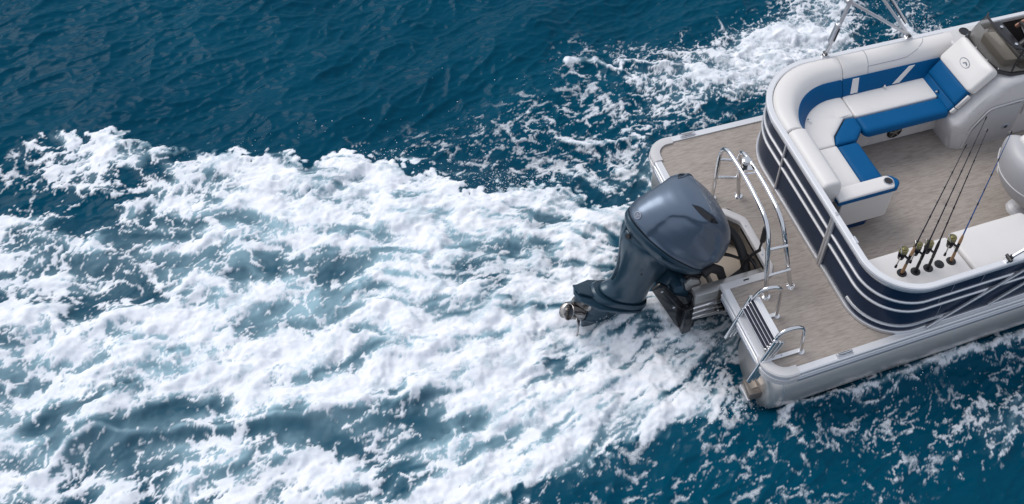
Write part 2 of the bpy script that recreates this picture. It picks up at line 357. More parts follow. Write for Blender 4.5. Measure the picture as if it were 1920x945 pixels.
# ------------------------------------------------------------------ lounge
lounge = MB().prism(fillet([(1.16,1.22),(1.50,1.22),(1.50,1.72),(1.62,1.93),(2.72,1.93),(2.72,2.44),(1.40,2.44),(1.0,2.04),(1.0,1.22)], [0,.0,.05,.12,0,0,.2,.2,0], 5, True), .035, .33).build('lounge_seat', 'gel', boat, 30, .008)
MB().prism(fillet([(1.20,1.24),(1.47,1.24),(1.47,1.74),(1.60,1.96),(2.72,1.96),(2.72,2.40),(1.50,2.40),(1.20,2.0)], [0,0,.05,.12,0,0,.1,.1], 5, True), .0, .05).build('toe_kick', 'navytrim', lounge)
MB().box((2.02,1.928,.18), (.66,.008,.19)).build('access_panel', 'gel', lounge, 30, .003)
# seat pads
SZ = .42
def pad(pts, rad, z0, z1, m_, r=.03, crown=.006): return pillow(fillet(pts, rad, 5, True), z0, z1, r, crown).build('seat_cushion', m_, lounge, 40)
pad([(1.722,1.985),(2.60,1.985),(2.60,2.26),(1.722,2.26)], .03, .325, SZ, 'vinyl', .018)
pad([(1.722,1.785),(2.62,1.785),(2.62,1.984),(1.722,1.984)], [.06,.06,.008,.008], .325, SZ, 'blue', .04, .002)
pad([(1.12,1.735),(1.385,1.735),(1.425,1.835),(1.615,2.005),(1.715,2.0),(1.715,2.30),(1.50,2.29),(1.20,2.16),(1.10,1.92)], [.02,.01,.02,.02,.02,.02,.15,.15,.1], .325, SZ, 'vinyl', .018)
pad([(1.39,1.733),(1.60,1.735),(1.715,1.845),(1.718,1.992),(1.622,1.998),(1.435,1.832)], [.012,.05,.05,.012,.03,.04], .325, SZ, 'blue', .03, .003)
pad([(1.10,1.25),(1.395,1.25),(1.392,1.728),(1.10,1.728)], .015, .325, SZ, 'vinyl', .018)
pad([(1.396,1.25),(1.615,1.25),(1.605,1.725),(1.393,1.725)], [.006,.04,.04,.006], .325, SZ, 'blue', .04, .002)
# backrests along the inside of the fence
IN = lambda o, r: fillet([(FX+o,.5),(FX+o,FY1-o),(3.2,FY1-o)], r, 16)
def clip(path, f): return [p for p in path if f(p)]
WP = [(-.028,.45),(-.020,.60),(-.030,.645),(-.060,.668),(-.105,.672),(-.155,.658),(-.185,.63),(-.205,.575),(-.212,.545),(-.205,.535),(-.10,.45)]
WS = [(-.028,.40),(-.020,.60),(-.030,.645),(-.060,.668),(-.105,.672),(-.160,.664),(-.195,.645),(-.215,.60),(-.222,.44),(-.205,.40),(-.10,.40)]
base = IN(0, FR)
stp = [(FX,1.165),(FX,1.30),(FX,1.5),(FX,1.7),(FX,1.812)]
# u is left of travel; going to port along the stern the inside of the boat is on the right
bolster(stp, WS, .03).build('backrest', 'vinyl', lounge, 45)
def resample(path, n):
    L = [0]
    for p, q in zip(path[:-1], path[1:]): L.append(L[-1]+math.dist(p, q))
    out = []
    for k in range(n):
        d = L[-1]*k/(n-1); i = max(0, min(len(path)-2, sum(1 for l in L if l <= d)-1)); t = (d-L[i])/max(1e-9, L[i+1]-L[i])
        out.append((path[i][0]+(path[i+1][0]-path[i][0])*t, path[i][1]+(path[i+1][1]-path[i][1])*t))
    return out
def bolster2(outer, inner, prof, n=24, end=.012):
    """pad between two plan curves: profile points are (fraction from outer to inner, z)"""
    o_, i_ = resample(outer, n), resample(inner, n); rs = []
    cf = sum(p[0] for p in prof)/len(prof); cz = sum(p[1] for p in prof)/len(prof)
    seq = [(0,.82,0),(0,.94,.25),(0,.985,.6)]+[(k,1,1 if k in (0,n-1) else 0) for k in range(n)]+[(n-1,.985,.6),(n-1,.94,.25),(n-1,.82,0)]
    for k, sc, sh in seq:
        a = Vector(o_[k]); c = Vector(i_[k]); t = Vector(o_[min(k+1,n-1)])-Vector(o_[max(k-1,0)]); t.normalize()
        d = t*(end*sh*(1 if k == 0 else -1)) if k in (0,n-1) else Vector((0,0))
        rs.append([Vector((*(a+(c-a)*(cf+(f_-cf)*sc)+d), cz+(z-cz)*sc)) for f_, z in prof])
    return MB().rings(rs)
WP = [(.11,.45),(.08,.60),(.12,.645),(.22,.666),(.42,.672),(.62,.662),(.77,.638),(.89,.59),(.97,.552),(.95,.535),(.5,.45)]
LP = [(.86,.56),(.98,.562),(1.02,.548),(1.25,.44),(1.27,.41),(1.2,.40),(.86,.40)]
IY = 2.30
co = fillet([(FX,1.815),(FX,FY1),(1.735,FY1)], FP, 16); ci = fillet([(1.112,1.815),(1.112,IY),(1.735,IY)], .47, 16)
bolster2(co, ci, WP).build('backrest', 'vinyl', lounge, 45)
bp_ = bolster2([(1.738,FY1),(2.95,FY1)], [(1.738,IY),(2.95,IY)], WP, 12).build('backrest', 'vinyl', lounge, 45)
def seamline(pts, parent=bp_): MB().tube(pts, .0022, 5).build('stitch_line', 'logo', parent)
def wz(y):
    f_ = (FY1-y)/(FY1-IY); q = sorted(WP[2:9])
    for (a, za), (b2, zb) in zip(q[:-1], q[1:]):
        if a <= f_ <= b2: return za+(zb-za)*(f_-a)/(b2-a)
    return q[-1][1]
seamline([(2.02-.03*k/11, 2.51-.205*k/11, wz(2.51-.205*k/11)+.001) for k in range(12)])
sp_ = [(2.66,2.51),(2.64,2.48),(2.61,2.44),(2.57,2.41),(2.52,2.38),(2.46,2.36),(2.40,2.348),(2.30,2.345),(2.2,2.345),(2.1,2.345),(2.0,2.345)]
seamline([(x,y,wz(y)+.001) for x, y in sp_])
lc = bolster2(fillet([(FX,1.83),(FX,FY1),(1.722,FY1)], FP, 16), fillet([(1.115,1.83),(1.115,IY),(1.722,IY)], .46, 16), LP).build('lumbar_pad', 'blue', lounge, 45)
lum = bolster2([(1.726,FY1),(2.76,FY1)], [(1.726,IY),(2.76,IY)], LP, 8).build('lumbar_pad', 'blue', lounge, 45)
def strap(x0, x1):
    MB().slab([(x0,FY1-.2455,.553),(x0+.065,FY1-.2455,.553),(x1+.075,FY1-.3065,.434),(x1,FY1-.3065,.434)], (0,-.9,.4), .007).build('lumbar_strap', 'vinyl', lum, 30, .002)
strap(1.83,1.80); strap(2.42,2.24)
for x, y, z in ((2.14,2.235,.435),(1.275,2.06,.44),(2.585,2.03,.44)):
    MB().tube([(x,y,z),(x,y-.012,z+.012),(x+.004,y-.022,z+.024)], [.006,.008,.012], 8).build('seat_snap', 'chrome', lounge)
# speaker under the bench
sp = MB().disc((2.17,1.932,.155), (0,-1,0), .082, .016, 28, .076).build('speaker', 'grill', lounge, 40)
MB().tube([Vector((2.17+.066*math.cos(a),1.914,.155+.066*math.sin(a))) for a in [2*math.pi*k/28 for k in range(29)]], .006, 6).build('speaker_rim', 'blackgloss', sp)
for k in range(5):
    a = 2*math.pi*k/5+.4; MB().bar((2.17,1.913,.155),(2.17+.062*math.cos(a),1.913,.155+.062*math.sin(a)), .008, .016, (0,1,0)).build('speaker_spoke', 'steel', sp, 30, .002)
MB().disc((2.17,1.914,.155), (0,-1,0), .018, .012, 14, .012).build('speaker_dome', 'steel', sp)
# armrest at the after end
arm = MB().prism(fillet([(1.10,1.105),(1.60,1.105),(1.66,1.16),(1.60,1.235),(1.10,1.235)], [0,.05,.06,.06,0], 6, True), .12, .43).build('armrest', 'vinyl', boat, 35, .006)
def taper(poly, z0, z1, poly2): return MB().rings([[Vector((x,y,z0)) for x,y in poly], [Vector((x,y,z1)) for x,y in poly2]])
pa = fillet([(1.06,1.095),(1.62,1.095),(1.69,1.16),(1.62,1.245),(1.06,1.245)], [0,.05,.05,.06,0], 6, True)
pillow(pa, .435, .492, .022, .002).build('armrest_band', 'blue', arm, 40)
pillow(fillet([(1.062,1.100),(1.595,1.100),(1.625,1.165),(1.60,1.240),(1.062,1.240)], [0,.03,.05,.05,0], 6, True), .46, .502, .020, .002).build('armrest_top', 'vinyl', arm, 40)
MB().prism(fillet([(1.16,1.15),(1.46,1.15),(1.56,1.22),(1.16,1.24)], [0,.03,.03,0], 4, True), .0, .13).build('toe_kick', 'navytrim', arm, 30)
MB().tube([Vector((1.565+.040*math.cos(a),1.168+.040*math.sin(a),.505)) for a in [2*math.pi*k/24 for k in range(25)]], .005, 6).build('cup_holder_rim', 'chrome', arm)
MB().disc((1.565,1.168,.5035), (0,0,1), .037, .002, 24).build('cup_holder', 'black', arm, 0)

# ------------------------------------------------------------------ starboard rear bench with rod holders
bench = MB().prism(fillet([(.96,.55),(3.4,.55),(3.4,.10),(1.3,.10),(.97,.36)], [0,0,0,.2,.12], 6, True), .0, .34).build('rear_bench', 'gel', boat, 30)
pillow(fillet([(1.0,.555),(1.785,.555),(1.815,.15),(1.74,.105),(1.28,.105),(1.03,.26),(.965,.45)], [.03,.02,.05,.03,.25,.15,.05], 6, True), .34, SZ, .022, .004).build('bench_cushion', 'vinyl', bench, 40)
pillow(fillet([(1.80,.575),(2.56,.575),(2.60,.105),(1.835,.105)], [.05,.05,.03,.03], 6, True), .34, SZ+.012, .03, .006).build('bench_cushion', 'vinyl', bench, 40)
pillow(fillet([(2.62,.575),(3.38,.575),(3.38,.105),(2.62,.105)], [.05,.05,.03,.03], 6, True), .34, SZ+.012, .03, .006).build('bench_cushion', 'vinyl', bench, 40)
RODX = (1.235,1.348,1.465,1.572,1.682); RODY = (.345,.322,.318,.322,.318)
for x, y in zip(RODX, RODY):
    h = MB().disc((x,y,SZ+.002), (0,0,1), .042, .008, 24, .038).build('rod_holder', 'rubber', bench, 40)
    MB().disc((x,y,SZ+.0105), (0,0,1), .026, .001, 20).build('holder_socket', 'blackgloss', h, 0)

# ------------------------------------------------------------------ helm console
prof = [(2.655,.0),(2.62,.14),(2.585,.30),(2.60,.335),(2.64,.36),(2.80,.55),(2.93,.70),(3.0,.745),(3.12,.765),(3.30,.775),(3.30,0)]
con = MB()
def cring(y, e, zt=0): return [Vector((x+(e if x < 3.29 else 0), y, max(0, z-zt))) for x, z in prof]
def yring(rad_bot):
    return None
con.rings([cring(1.80,.002), cring(1.70,.03,.004), cring(1.672,.075,.015), cring(1.66,.12,.035)][::-1]+[cring(2.2,0), cring(2.335,0)])
console = con.build('helm_console', 'gel', boat, 40)
MB().box((3.64,1.715,.36), (.68,.11,.72)).build('console_wall', 'gel', console, 40, .03, 3)
# rounded forefoot where the console meets the floor
foot = MB().rings([[Vector((x,y,z)) for x,y in fillet([(2.655-k,2.0),(2.66-k,1.70-k*.2),(2.80-k,1.655-k*.2),(3.28,1.655-k*.2),(3.28,2.0)], [0,.10,.03,0,0], 6, True)] for z, k in ((0,0),(.12,.02),(.24,.02))]).build('console_foot', 'gel', console, 40)
hatch = MB().slab([(2.80,1.653,.03),(2.81,1.653,.24),(2.93,1.653,.455),(2.98,1.653,.475),(3.27,1.653,.475),(3.29,1.653,.45),(3.29,1.653,.03)], (0,-1,0), .012).build('console_hatch', 'gelgrey', console, 30, .004, 2)
MB().tube(arc3([(2.775,1.652,.02),(2.785,1.650,.25),(2.92,1.648,.485),(3.33,1.648,.505),(3.345,1.648,.30)], .05), .009, 6).build('hatch_frame', 'gel', console)
hl = MB().box((3.20,1.640,.19), (.075,.012,.05)).build('hatch_latch', 'rib', hatch, 30, .003)
MB().box((3.20,1.633,.19), (.03,.006,.035)).build('latch_tab', 'black', hl, 30, .002)
# backrest facing aft
def lean(poly, n_=Vector((-.80,0,.60)), t=.05, name='', m_='vinyl', par=console, rnd=.018):
    n_ = n_.normalized(); pts = [Vector(p) for p in poly]; c = sum(pts, Vector())/len(pts); rs = []
    for k, h in ((1.0,-.02),(1.0,t*.35),(.985,t*.7),(.955,t*.92),(.90,t),(.5,t*1.06)):
        rs.append([c+(p-c)*k+n_*h for p in pts])
    return MB().rings(rs).build(name, m_, par, 50)
def quad(a, b_, c_, d_, n=6, r=.05):
    """rounded quadrilateral in space"""
    q = [Vector(p) for p in (a,b_,c_,d_)]; out = []
    for i in range(4):
        p, pr, nx = q[i], q[i-1], q[(i+1) % 4]; t1 = p+(pr-p).normalized()*r; t2 = p+(nx-p).normalized()*r
        out += [t1*(1-t)**2+p*2*t*(1-t)+t2*t*t for t in [k/n for k in range(n+1)]]
    return out
head = lean(quad((2.745,2.275,.575),(2.755,1.775,.585),(2.955,1.775,.80),(2.935,2.275,.80), r=.045), name='headrest', t=.065)
lean(quad((2.645,2.25,.455),(2.655,1.795,.455),(2.755,1.80,.590),(2.745,2.25,.590), r=.015), t=.045, name='back_pad', m_='blue')
lean(quad((2.60,2.25,.395),(2.61,1.80,.395),(2.66,1.80,.452),(2.65,2.25,.452), r=.012), t=.035, name='back_pad', m_='blue')
for a, c in (((2.655,1.787,.44),(2.745,1.780,.570)), ((2.615,1.79,.39),(2.65,1.788,.435))): MB().bar(a, c, .022, .05, (-.8,0,.6)).build('pad_end', 'vinyl', console, 30, .008, 2)
# oval emblem on the headrest
hn = Vector((-.8,0,.6)); hc = Vector((2.8475,2.03,.69))+hn*.0705; hu = Vector((0,-1,0)); hv = Vector((.6,0,.8))
em = MB().tube([hc+hu*.060*math.cos(a)+hv*.036*math.sin(a) for a in [2*math.pi*k/32 for k in range(33)]], .0032, 6).build('headrest_emblem', 'logo', head)
MB().slab([hc+hu*p+hv*q for p, q in ((-.018,-.012),(.004,.016),(.030,.010),(.040,-.008),(.022,-.002),(.004,.001),(-.004,-.014))], hn, .003).build('emblem_mark', 'logo', em, 0)
# cup holder beside the console
MB().box((3.10,2.43,.58), (.42,.19,.165)).build('console_shelf', 'gel', console, 35, .02, 3)
MB().tube([Vector((3.085+.045*math.cos(a),2.462+.045*math.sin(a),.667)) for a in [2*math.pi*k/24 for k in range(25)]], .005, 6).build('cup_holder_rim', 'blackgloss', console)
MB().disc((3.085,2.462,.6655), (0,0,1), .044, .002, 24).build('cup_holder', 'blackgloss', console, 0)
# dashboard behind the windshield
MB().prism(fillet([(3.075,1.86),(3.22,1.84),(3.22,2.22),(3.075,2.24)], .03, 4, True), .74, .84).build('dashboard', 'dash', console, 35, .012, 2)
MB().prism([(3.20,1.79),(3.325,1.79),(3.325,2.32),(3.20,2.32)], .70, .87).build('dash_hood', 'black', console, 35, .03, 3)
MB().box((3.315,2.05,.36), (.02,.56,.70)).build('helm_face', 'black', console)
MB().box((3.96,2.520,.31), (1.0,.012,.58)).build('helm_side_panel', 'black', boat)  # black panel added inside the fence; shade of the helm put into its colour
MB().box((3.85,2.14,.006), (1.05,.74,.010)).build('helm_shade_sheet', 'rubber', boat, 30, .003)  # added dark sheet: shadow on the helm floor painted as black colour
for y, z in ((2.22,.93),(1.98,.93),(1.90,.93)):
    MB().disc((3.26,y,.868), (0,0,1), .016, .014, 12).build('dash_switch', 'chrome', console)
# smoked windshield: lower edge, upper edge
wb = [(3.02,2.335,.775),(2.955,2.28,.782),(2.935,2.10,.788),(2.945,1.93,.786),(2.985,1.80,.782),(3.08,1.745,.775),(3.25,1.73,.770),(3.60,1.735,.745)]
wt = [(3.10,2.285,1.02),(3.055,2.24,1.03),(3.04,2.08,1.035),(3.045,1.93,1.035),(3.07,1.81,1.03),(3.14,1.772,1.02),(3.28,1.768,.99),(3.60,1.765,.84)]
ws = MB()
n0 = [Vector(p) for p in wb]; n1 = [Vector(p) for p in wt]
ws.rings([[p for p in n0], [p*.5+q*.5+Vector((-.012,0,0)) for p, q in zip(n0,n1)], [q for q in n1]], closed=False, cap=False)
shield = ws.build('windshield', 'glass', boat, 60); sm = shield.modifiers.new('t','SOLIDIFY'); sm.thickness = .006
MB().tube(n1, .011, 6).build('windshield_trim', 'blackgloss', shield)
MB().tube(n0, .020, 6).build('windshield_seal', 'black', shield)
MB().tube([n0[5], (n0[5]+n1[5])*.5+Vector((-.01,0,0)), n1[5]], .008, 6).build('windshield_post', 'black', shield)
for p in (1,2,3,4): MB().disc(n0[p]*.86+n1[p]*.14+Vector((-.02,0,0)), (-1,0,.3), .007, .008, 8).build('windshield_screw', 'chrome', shield)
# steering wheel
wc = Vector((3.435,2.005,.885)); ax = Vector((.80,0,.60)).normalized(); e1 = Vector((0,1,0)); e2 = ax.cross(e1)
sw = MB().tube([wc+(e1*math.cos(a)+e2*math.sin(a))*.165 for a in [2*math.pi*k/32 for k in range(33)]], .014, 8).build('steering_wheel', 'rubber', boat)
for k in range(3):
    a = 2*math.pi*k/3+.5; MB().tube([wc-ax*.03, wc+(e1*math.cos(a)+e2*math.sin(a))*.16], .008, 6).build('wheel_spoke', 'chrome', sw)
MB().tube([wc-ax*.16, wc-ax*.02], [.03,.04], 12).build('wheel_hub', 'black', sw)
# helm chair, seen from behind
chair = MB().tube([(2.89,.86,0),(2.89,.86,.03),(2.89,.86,.05),(2.89,.86,.30)], [.11,.10,.06,.05], 20).build('helm_chair', 'trim', boat, 40)
pillow(fillet([(2.68,.56),(3.22,.56),(3.22,1.16),(2.68,1.16)], .10, 6, True), .30, .46, .05, .01).build('chair_seat', 'vinyl', chair, 45)
def shell(z, x, w, d, k=1.):
    return [Vector((x+d*(1-abs(t)**2.2)*-1+.0, .86+t*w, z)) for t in [-1,-.92,-.78,-.55,-.28,0,.28,.55,.78,.92,1]]+[Vector((x+.10+d*.35*(1-abs(t)**2)*-1, .86+t*w*.8, z)) for t in (.95,.6,0,-.6,-.95)]
cb = MB().rings([shell(z,x,w,d) for z,x,w,d in ((.26,2.77,.24,.07),(.30,2.77,.31,.13),(.42,2.74,.330,.17),(.56,2.705,.330,.17),(.68,2.68,.315,.155),(.76,2.67,.28,.13),(.80,2.68,.22,.09),(.81,2.70,.12,.03))]).build('chair_back', 'gelgrey', chair, 55, sub=1)
MB().tube([Vector((2.725-.172*(1-abs(t)**2.2)-.003,.86+t*.338,.50)) for t in [k/10-1 for k in range(21)]], .006, 6).build('chair_piping', 'gel', chair)
pillow(fillet([(2.67,.68),(2.81,.66),(2.81,1.06),(2.67,1.04)], .05, 5, True), .74, .84, .04, .008).build('chair_headrest', 'vinyl', chair, 45)
for y in (.555,1.165): MB().tube([(2.73,y,.56),(2.92,y,.575),(3.14,y,.565)], [.03,.034,.03], 10).build('chair_arm', 'vinyl', chair, 45)
# ------------------------------------------------------------------ ski tow bar over the motor well
tow = MB().tube(arc3([(.545,1.78,.0),(.452,1.785,.655),(.475,1.40,.655),(.45,.985,.655),(.548,.77,.0)], .17, 8), .019, 12).build('ski_tow_bar', 'chrome', boat, 50)
MB().tube(arc3([(.315,1.83,.0),(.335,1.86,.660),(.355,1.45,.660),(.320,.955,.660),(.308,.74,.0)], .17, 8), .019, 12).build('tow_tube', 'chrome', tow, 50)
for a, c in (((.327,1.845,.25),(.512,1.782,.25)), ((.328,1.845,.47),(.480,1.784,.47)), ((.318,.88,.44),(.482,.87,.44)), ((.315,.80,.20),(.518,.80,.20)), ):
    MB().tube([a, c], .013, 10).build('cross_bar', 'chrome', tow, 50)
for x, y in ((.547,1.78),(.315,1.83),(.549,.768),(.308,.738)):
    f_ = MB().disc((x,y,.001), (0,0,1), .040, .007, 20, .036).build('foot_flange', 'chrome', tow, 40)
    for k in range(3): MB().disc((x+.028*math.cos(2.1*k+.4),y+.028*math.sin(2.1*k+.4),.007), (0,0,1), .006, .004, 8).build('bolt_head', 'steel', f_)
MB().bar((.345,1.555,.652),(.475,1.535,.652), .05, .012).build('tow_plate', 'chrome', tow, 30, .003)
MB().bar((.36,1.50,.648),(.47,1.485,.648), .018, .010).build('tow_plate', 'chrome', tow, 30, .003)
kn = MB().tube([(.40,1.565,.655),(.40,1.565,.70)], .022, 14).build('tow_pin', 'blackgloss', tow)
MB().tube([(.40,1.565,.70),(.40,1.565,.715),(.40,1.565,.735),(.40,1.565,.742)], [.030,.036,.036,.026], 18).build('pin_cap', 'chrome', kn, 40)
for y in (1.47,): MB().tube([(.352,y+.004,.660),(.352,y-.004,.660)], .0205, 12).build('tube_joint', 'rib', tow, 0); 

# ------------------------------------------------------------------ boarding ladder folded over the stern
LU = Vector((.145,0,.50)).normalized()      # along the side rails, upwards
ladder = MB().box((.03,.41,.024), (.06,.48,.012)).build('boarding_ladder', 'trim', boat, 30, .003)
for y in (.625,.195):
    top = Vector((.085,y,.255)); bot = top-LU*.52
    for q, dx, rr_ in ((0,-.004,.018),(.028,.036,.014),(.05,.070,.013)):
        MB().tube([bot+Vector((dx,0,0)), top+Vector((dx,0,-q))], rr_, 10).build('side_rail', 'chrome', ladder, 50)
    MB().bar(bot+Vector((.02,0,.03)), top+Vector((.02,0,-.02)), .010, .030, (1,0,0)).build('rail_web', 'steel', ladder, 30, .002)
    MB().disc(bot-Vector((0,.012,.0)), (0,1,0), .018, .024, 12).build('rail_foot', 'chrome', ladder)
    MB().bar((.015,y,-.02),(.06,y,-.14), .05, .03, (0,1,0)).build('hinge_bracket', 'chrome', ladder, 30, .004)
MB().bar((.02,.56,.012),(.02,.24,.012), .03, .02).build('hinge_bar', 'chrome', ladder, 30, .003)
for k in range(5):
    c = Vector((.100,.41,.250))-LU*(.026*k)-Vector((.012*k,0,0))
    st = MB().bar(c+Vector((0,.205,0)), c-Vector((0,.205,0)), .030, .010).build('ladder_step', 'chrome' if k else 'trim', ladder, 30, .003)
    MB().bar(c+Vector((-.002,.19,.006)), c+Vector((-.002,-.19,.006)), .020 if k else .004, .006).build('step_pad', 'stripe', st, 30)
MB().bar((.115,.60,.262),(.115,.22,.262), .045, .012).build('ladder_step', 'trim', ladder, 30, .003)
for z in (-.06,-.09,-.12): MB().tube([(.02,.59,z),(.02,.23,z)], .008, 8).build('lower_step', 'chrome', ladder)
MB().box((.035,.41,-.05), (.012,.30,.10)).build('hinge_plate', 'trim', ladder, 30, .003)
MB().tube(arc3([(.085,.612,.24),(.115,.565,.43),(.285,.545,.41),(.302,.54,.0)], .10, 8), .0155, 12).build('hand_rail', 'chrome', ladder, 50)
MB().tube(arc3([(.075,.205,.20),(.110,.21,.355),(.325,.205,.335),(.338,.175,.0)], .10, 8), .0155, 12).build('hand_rail', 'chrome', ladder, 50)
for x, y in ((.303,.54),(.339,.174)):
    MB().disc((x,y,.001), (0,0,1), .034, .008, 16, .030).build('rail_flange', 'chrome', ladder, 40)
    MB().bar((.02,y+.015,.018),(x-.01,y+.008,.018), .034, .010).build('mounting_strap', 'trim', ladder, 30, .003)
    MB().disc((.17,y+.012,.022), (0,0,1), .006, .003, 8).build('strap_bolt', 'rib', ladder)

# ------------------------------------------------------------------ folded sunshade frame on the port rail
PY = 2.555
bim = MB().bar((1.66,PY,.650),(1.80,PY+.02,1.30), .032, .026, (0,1,0)).build('sunshade_frame', 'alu', boat, 30, .005, 2)
MB().bar((1.745,PY+.02,1.235),(2.50,PY,.70), .028, .022, (0,1,0)).build('frame_brace', 'alu', bim, 30, .005, 2)
MB().bar((2.545,PY,.655),(2.06,PY+.03,1.24), .028, .022, (0,1,0)).build('frame_brace', 'alu', bim, 30, .005, 2)
MB().bar((2.44,PY-.002,.85),(2.00,PY+.03,1.42), .030, .030, (0,1,0)).build('frame_sleeve', 'alu', bim, 30, .006, 2)
MB().bar((2.43,PY-.020,.845),(2.02,PY+.012,1.37), .008, .005, (0,1,0)).build('sleeve_slot', 'rubber', bim, 0)
MB().bar((1.672,PY-.005,.80),(1.712,PY,1.00), .050, .045, (0,1,0)).build('frame_clamp', 'alu', bim, 30, .012, 3)
MB().bar((1.69,PY-.031,.83),(1.716,PY-.026,.96), .012, .006, (0,1,0)).build('clamp_slot', 'rubber', bim, 0)
MB().disc((1.755,PY-.005,1.225), (0,1,0), .028, .05, 14).build('hinge_knuckle', 'alu', bim)
for x in (1.655, 2.535):
    MB().box((x,PY,.652), (.07,.045,.014)).build('frame_foot', 'chrome', bim, 30, .003); MB().tube([(x,PY-.025,.675),(x,PY+.025,.675)], .012, 10).build('foot_pin', 'black', bim)
st = MB().bar((1.98,.055,.67),(2.75,.055,1.10), .024, .020, (0,1,0)).build('sunshade_strut', 'alu', boat, 30, .004, 2)
cl = MB().box((1.965,.055,.655), (.06,.05,.03)).build('strut_clamp', 'chrome', st, 30, .006); MB().tube([(1.965,.02,.675),(1.965,.09,.675)], .014, 10).build('clamp_pin', 'black', cl); MB().disc((1.99,.055,.66),(0,0,1),.018,.03,10).build('clamp_knob','black',cl)

# ================================================================== outboard motor
TILT = R(33); MO = Vector((-.385,1.295,.545))
FW = Vector((math.cos(TILT),0,-math.sin(TILT))); UP = Vector((math.sin(TILT),0,math.cos(TILT))); PT = Vector((0,1,0))
def ml(a, b_, c): return MO+FW*a+PT*b_+UP*c
motor = thing('outboard_motor', 'large blue-grey outboard motor tilted up over the churned wake at the stern', 'outboard motor', (-.1,1.295,-.2))
def sec(c, af, ar, hb, ef=2.6, er=2.3, n=40, sh=0., top=0.):
    """one level of the cowling: half length forward/aft, half width, squareness"""
    out = []
    for k in range(n):
        t = 2*math.pi*k/n; ca, sa = math.cos(t), math.sin(t); e = ef if ca > 0 else er
        x = abs(ca)**(2/e)*(af if ca > 0 else -ar); y = abs(sa)**(2/e)*hb*(1 if sa > 0 else -1)
        out.append(ml(x+sh, y, c+top*x))
    return out
LV = [(0,.57,.368,.264,2.9),(.05,.60,.370,.284,3.0),(.2,.615,.350,.300,3.3),(.4,.605,.305,.302,3.3),(.58,.585,.248,.296,3.2),(.74,.55,.18,.280,3.1),(.86,.49,.11,.252,3.0),(.94,.42,.04,.215,2.8),(.985,.34,-.02,.16,2.4),(1.0,.29,-.04,.11,2.2)]
SH = .08
def lv(L): return [float(np.interp(L, [q[0] for q in LV], [q[k] for q in LV])) for k in (1,2,3,4)]
def seam_c(a): return -.262*(a+.36)
def cc(a, L): return seam_c(a)*(1-L)+(.435-.31*(max(a,-.1)+.1))*L
def recess(a, L):
    """sculpted panel pressed into each flank"""
    sm = lambda x: min(1, max(0, x))**2*(3-2*min(1, max(0, x)))
    left = (a-float(np.interp(L, [0,.26,.535], [-.29,-.28,-.23])))/.05
    top = (float(np.interp(a, [-.25,-.23,-.12,.07,.24,.33,.40], [.50,.535,.70,.84,.815,.62,.3]))-L)/.075
    return .028*sm(left)*sm(top)*sm(L/.05)
def cring2(L, n=112, down=0., k=1.):
    af, ar, hb, ef = lv(L); out = []
    for i in range(n):
        t = 2*math.pi*i/n; ca, sa = math.cos(t), math.sin(t); e = ef if ca > 0 else 1.85
        x = SH+abs(ca)**(2/e)*((af-SH) if ca > 0 else -(ar+SH))*k; y = abs(sa)**(2/e)*hb*k
        if not down: y -= min(recess(x, L), y*.5)
        out.append(ml(x, y*(1 if sa > 0 else -1), cc(x, L)-down))
    return out
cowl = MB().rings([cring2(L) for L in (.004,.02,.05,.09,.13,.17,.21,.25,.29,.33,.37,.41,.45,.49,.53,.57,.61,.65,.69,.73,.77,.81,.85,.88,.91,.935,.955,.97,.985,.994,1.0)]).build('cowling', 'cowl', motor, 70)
def cpt(a, side, L, off=0.):
    af, ar, hb, ef = lv(L); x = a-SH; r_ = min(.999, abs(x)/((af-SH) if x > 0 else (ar+SH))); e = ef if x > 0 else 1.85
    return ml(a, side*(hb*(1-r_**e)**(1/e)-(recess(a, L) if off == 0 else 0)+off), cc(a, L))
for s_ in (-1,1):
    up_, lo_, mi_ = [], [], []; N = 16
    for k in range(N+1):
        t = k/N; a = -.09+.27*t; c = .838+.064*t; w = math.sin(math.pi*t)**.9
        up_.append(cpt(a, s_, min(.985, c+.075*w), .003)+UP*.002); lo_.append(cpt(a, s_, c-.014*w, .003)+UP*.002); mi_.append(cpt(a, s_, c+.028*w, .005)+UP*.003)
    MB().rings([up_, mi_, lo_], closed=False, cap=False).build('scoop_dark_patch', 'blackgloss', cowl, 60)  # raised black patch; its colour stands for the shade inside the scoop opening
    MB().tube(up_, [.002+.007*math.sin(math.pi*k/N) for k in range(N+1)], 6).build('scoop_lip', 'cowl', cowl, 60)
eo = ml(-.352,-.03,.055); en = (FW*-.90+UP*.25-PT*.25).normalized(); eu = en.cross(UP).normalized(); ev = en.cross(eu)
em = MB().disc(eo-en*.014, en, .030, .022, 24).build('round_emblem', 'logo', cowl, 40)
MB().tube([eo+en*.008+(eu*math.cos(a)+ev*math.sin(a))*.027 for a in [2*math.pi*k/28 for k in range(29)]], .0035, 6).build('emblem_ring', 'rib', em)
for a in (90,210,330):
    q = eu*math.cos(R(a))+ev*math.sin(R(a)); MB().bar(eo+en*.009, eo+en*.009+q*.018, .006, .004, en).build('emblem_arm', 'rib', em)
MB().rings([cring2(.006,64,.001,.985), cring2(0,64,.016,.985)]).build('cowl_seam', 'seam', motor, 60)
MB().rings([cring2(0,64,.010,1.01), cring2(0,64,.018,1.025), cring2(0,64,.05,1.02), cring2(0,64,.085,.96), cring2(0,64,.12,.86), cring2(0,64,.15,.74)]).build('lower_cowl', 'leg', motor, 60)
for s_ in (-1,1): MB().tube([ml(-.10,s_*.262,-.125), ml(.05,s_*.272,-.165), ml(.20,s_*.262,-.20)], [.010,.016,.010], 8).build('side_grip', 'leg', motor)
def leg(c, a0, a1, hb, e=2.2): return sec(c, (a1-a0)/2, (a1-a0)/2, hb, e, e, 28, (a0+a1)/2)
